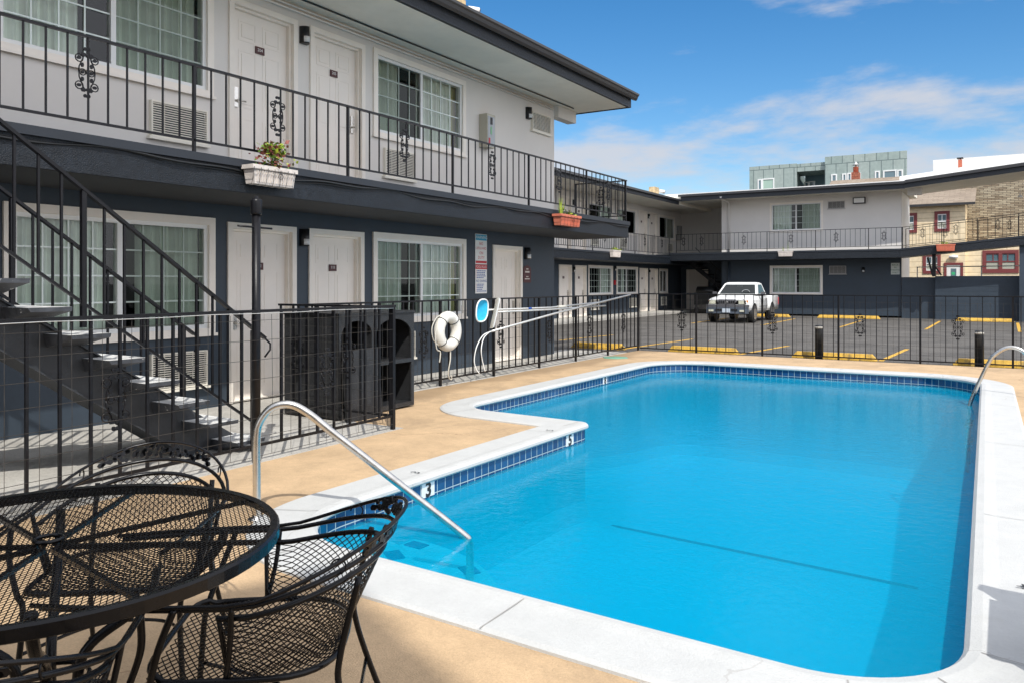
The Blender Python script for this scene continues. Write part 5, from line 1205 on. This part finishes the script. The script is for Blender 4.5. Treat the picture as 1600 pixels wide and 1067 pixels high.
m = MB(); m.box(x0, 52, 4, x1, 52.6, z1); m.box(x0 - .08, 51.95, 4, x1 + .15, 52.65, z1 - .45); m.build('stack', BRICKR, ch1)
m = MB(); m.lathe([(.16, z1), (.15, z1 + .32), (.18, z1 + .34)], 12, ((x0 + x1) / 2, 52.3, 0)); m.build('pot', TERRA, ch1)
m = MB(); m.lathe([(.05, z1 + .34), (.05, z1 + .45), (.22, z1 + .45), (.05, z1 + .6), (.02, z1 + .7)], 12, ((x0 + x1) / 2, 52.3, 0)); m.build('cowl', ALU, ch1)
m = MB(); x0, z0 = PY(1325, 288, 50); x1, z1 = PY(1397, 283, 50); m.box(x0, 50, 4, x1, 54, z1 + .0)
tag(m.build('shingled_roof', MROOF, loc=(-7, 52, 4)), 'strip of brown shingled house roof just above the motel roofline', 'roof')
wb = thing('white_building', 'plain white building top behind the motel roof at the right edge', 'building', (-3, 60, 0))
m = MB(); x0, z0 = PY(1458, 252, 60); m.box(x0, 60, 0, 12, 70, z0 + .05); m.build('wall', WHITEROOF, wb)
ch2 = thing('chimney', 'small orange clay chimney pot above the white roof at right', 'chimney', (-2, 45, 7))
x0, z1 = PY(1497, 250, 48); x1, z0 = PY(1503, 262, 48)
m = MB(); m.box(x0, 48, 5, x1, 48.3, z1); m.build('pot', TERRA, ch2); m = MB(); m.box(x0 - .06, 47.95, z1 + .06, x1 + .06, 48.35, z1 + .1); m.box(x0 + .08, 48.1, z1, x0 + .12, 48.2, z1 + .06); m.build('cap', IRON, ch2)

# yellow house and the shingle-clad building beside it
YH = 46.0; FY = facadeY(YH)
yh = thing('yellow_house', 'pale yellow wooden house with dark red window frames seen under the walkway', 'house', (-4, YH, 0))
def W3(u, v): return PY(u, v, YH)
xl, xr = -9.0, W3(1508, 316)[0]
ze = 5.5
wu = [W3(1460, 332), W3(1483, 362)]
m = MB(); m.box(xl, YH, -.1, xr, YH + 9, ze); m.box(xr + .001, YH + .25, -.1, 6.5, YH + 9, 3.3); m.build('wall', YHOUSE, yh)
m = MB(); m.quad([(xl, YH - .35, ze - .06), (xr + .45, YH - .35, ze - .06), (xr + .45, YH + 5, ze + 2.1), (xl, YH + 5, ze + 2.1)], uv=[(0, 0), (8, 0), (8, 6), (0, 6)]); m.quad([(xr + .45, YH - .35, ze - .065), (xl, YH - .35, ze - .065), (xl, YH + 5, ze + 2.0), (xr + .45, YH + 5, ze + 2.0)])
m.build('roof', MROOF, yh)
m = MB(); m.fbox(FY, xl, xr + .45, .35, .45, ze - .16, ze - .04); m.build('gutter', GUTTER, yh)
def ywin(u0, v0, u1, v1, n=1, green=False, Y=None):
    F_ = FY if Y is None else facadeY(Y); YY = Y or YH
    x0, z1 = PY(u0, v0, YY); x1, z0 = PY(u1, v1, YY); e = .15; m = MB()
    m.fbox(F_, x0, x1, 0, .05, z1 - e, z1); m.fbox(F_, x0, x1, 0, .05, z0, z0 + e); m.fbox(F_, x0, x0 + e, 0, .05, z0 + e, z1 - e); m.fbox(F_, x1 - e, x1, 0, .05, z0 + e, z1 - e)
    w_ = (x1 - x0) / n
    for i in range(1, n): m.fbox(F_, x0 + w_ * i - .08, x0 + w_ * i + .08, 0, .05, z0 + e, z1 - e)
    w = m.build('window', REDTRIM, yh); m = MB(); a, b, c, d = x0 + e, x1 - e, z0 + e, z1 - e
    m.fbox(F_, a, b, .004, .03, (c + d) / 2 - .03, (c + d) / 2 + .03)
    m.fbox(F_, a, b, .004, .03, d - .05, d); m.fbox(F_, a, b, .004, .03, c, c + .05)
    for i in range(n * 2 + 1): x = a + (b - a) * i / (n * 2); m.fbox(F_, x - .02, x + .02, .004, .028, c + .05 if i % 2 == 0 else (c + d) / 2 + .03, d - .05)
    m.build('sash', VINYL if not green else REDTRIM, w)
    m = MB(); m.quad([F_(a, .003, c), F_(b, .003, c), F_(b, .003, (c + d) / 2), F_(a, .003, (c + d) / 2)], 0); m.quad([F_(a, .003, (c + d) / 2), F_(b, .003, (c + d) / 2), F_(b, .003, d), F_(a, .003, d)], 1); m.build('pane', [BLIND, SKYGL], w)
ywin(1460, 331, 1484, 362); ywin(1409, 334, 1433, 364); ywin(1442, 397, 1470, 428); ywin(1535, 392, 1592, 427, 2, True, YH + .25)
F_ = FY; x0, z1 = W3(1475, 411); x1, z0 = W3(1505, 460)
m = MB(); m.fbox(F_, x0, x0 + .12, 0, .05, .1, z1); m.fbox(F_, x1 - .12, x1, 0, .05, .1, z1); m.fbox(F_, x0 + .12, x1 - .12, 0, .05, z1 - .12, z1); dr = m.build('door_frame', REDTRIM, yh)
m = MB(); m.fbox(F_, x0 + .12, x1 - .12, -.02, .02, .1, z1 - .12, 0); m.fbox(F_, x0 + .3, x1 - .3, .02, .025, .9, z1 - .3, 1); m.fbox(F_, x0 + .34, x1 - .36, .025, .03, z1 - .62, z1 - .48, 2); m.build('door', [WHITE, SKYGL, mat('sticker_green', (.05, .45, .2), .5)], yh)
m = MB(); x, z = W3(1490, 402); m.fbox(F_, x - .08, x + .08, 0, .1, z - .1, z + .1); m.tube([F_(x - .2, .12, z), F_(x + .2, .12, z)], .07, 8); m.build('porch_light', WHITE, yh)
sb = thing('shingle_building', 'tall building clad in weathered brown wooden shingles at the right edge', 'building', (2, 50, 0))
x0 = PY(1524, 262, 48)[0]; m = MB()
m.hexa([(x0 - .85, 48, -.1), (14, 48, -.1), (14, 60, -.1), (x0 - .85, 60, -.1), (x0 - .85, 48, 5.4), (14, 48, 5.4), (14, 60, 5.4), (x0 - .85, 60, 5.4)])
m.hexa([(x0 - .85, 48, 5.4), (14, 48, 5.4), (14, 60, 5.4), (x0 - .85, 60, 5.4), (x0 - .85, 48, 7.35), (14, 48, 8.6), (14, 60, 8.6), (x0 - .85, 60, 7.35)]); m.build('wall', SHINGLE, sb)
for u, v, Y, lb in ((1435, 296, 40.0, 'small white hanging lamp under the walkway roof near the grey pillar'), (1594, 308, 40.0, 'small white hanging lamp at the far right edge')):
    x, z = PY(u, v, 39.6); m = MB(); m.tube([(x, 39.6, z + .1), (x, 39.6, z + .3)], .012, 4); m.lathe([(.03, .1), (.05, .05), (.11, -.01), (.11, -.03)], 12, (x, 39.6, z))
    tag(m.build('pendant_lamp', WHITE, loc=(x, 39.6, z)), lb, 'lamp', 'white pendant lamps')
# unseen lounger shape, added right of the frame to cast the coping shadow
lg = thing('shadow_caster_chair', 'unseen lounger shape added right of the frame to throw the rounded shadow on the coping', 'lounger', (.75, 3.25, 0))
m = MB()
m.loft([[(x, y + .06 * k, .34 + .46 * k) for x, y in ((.30 + .04 * (k > .9), 3.80), (.92 - .04 * (k > .9), 3.80), (.92 - .04 * (k > .9), 3.83), (.30 + .04 * (k > .9), 3.83))] for k in (0, .5, .88, 1)], smooth=False); m.build('backrest', BLACKP, lg)
m = MB(); m.box(.32, 3.2, .33, .90, 3.80, .37); m.build('seat', BLACKP, lg)
for xx in (.28, .91): m = MB(); m.box(xx, 3.25, .10, xx + .03, 3.84, .56); m.box(xx - .02, 3.2, .56, xx + .05, 3.84, .59); m.build('arm', BLACKP, lg)
for x, y in ((.35, 3.25), (.87, 3.25), (.35, 3.77), (.87, 3.77)): m = MB(); m.box(x - .02, y - .02, 0, x + .02, y + .02, .38); m.build('leg', BLACKP, lg)

nb = thing('added_shade_building', 'unseen pale building added behind the viewer so its roof corner shades the deck by the chairs', 'building', (4.1, -4.2, 0))  # unseen block, placed and sized so its corner shadow lands by the chairs
c = Vector((-2.92, 2.94, 0)) + Vector((.583 * 12, -.583 * 12, 0)); e1 = Vector((.90, -.436, 0)); e2 = Vector((-.436, -.90, 0))
FW = lambda s_, n_, z: tuple(c + e1 * s_ - e2 * n_ + Vector((0, 0, z)))
m = MB(); m.hexa([tuple(c + e1 * a + e2 * b + Vector((0, 0, z))) for z in (-.1, 12) for a, b in ((0, 0), (0, 11), (12, 11), (12, 0))]); m.build('wall', GREY, nb)
for zf in (1.0, 4.0, 7.0, 10.0):
    for sx in (1.2, 4.2, 7.2, 10.2):
        m = MB(); m.fbox(FW, sx, sx + 1.5, .002, .05, zf, zf + .08); m.fbox(FW, sx, sx + 1.5, .002, .05, zf + 1.3, zf + 1.38); m.fbox(FW, sx, sx + .08, .002, .05, zf + .08, zf + 1.3); m.fbox(FW, sx + 1.42, sx + 1.5, .002, .05, zf + .08, zf + 1.3)
        w = m.build('window', TRIM, nb); m = MB(); m.quad([FW(sx + .08, .01, zf + .08), FW(sx + 1.42, .01, zf + .08), FW(sx + 1.42, .01, zf + 1.3), FW(sx + .08, .01, zf + 1.3)]); m.build('pane', SKYGL, w)
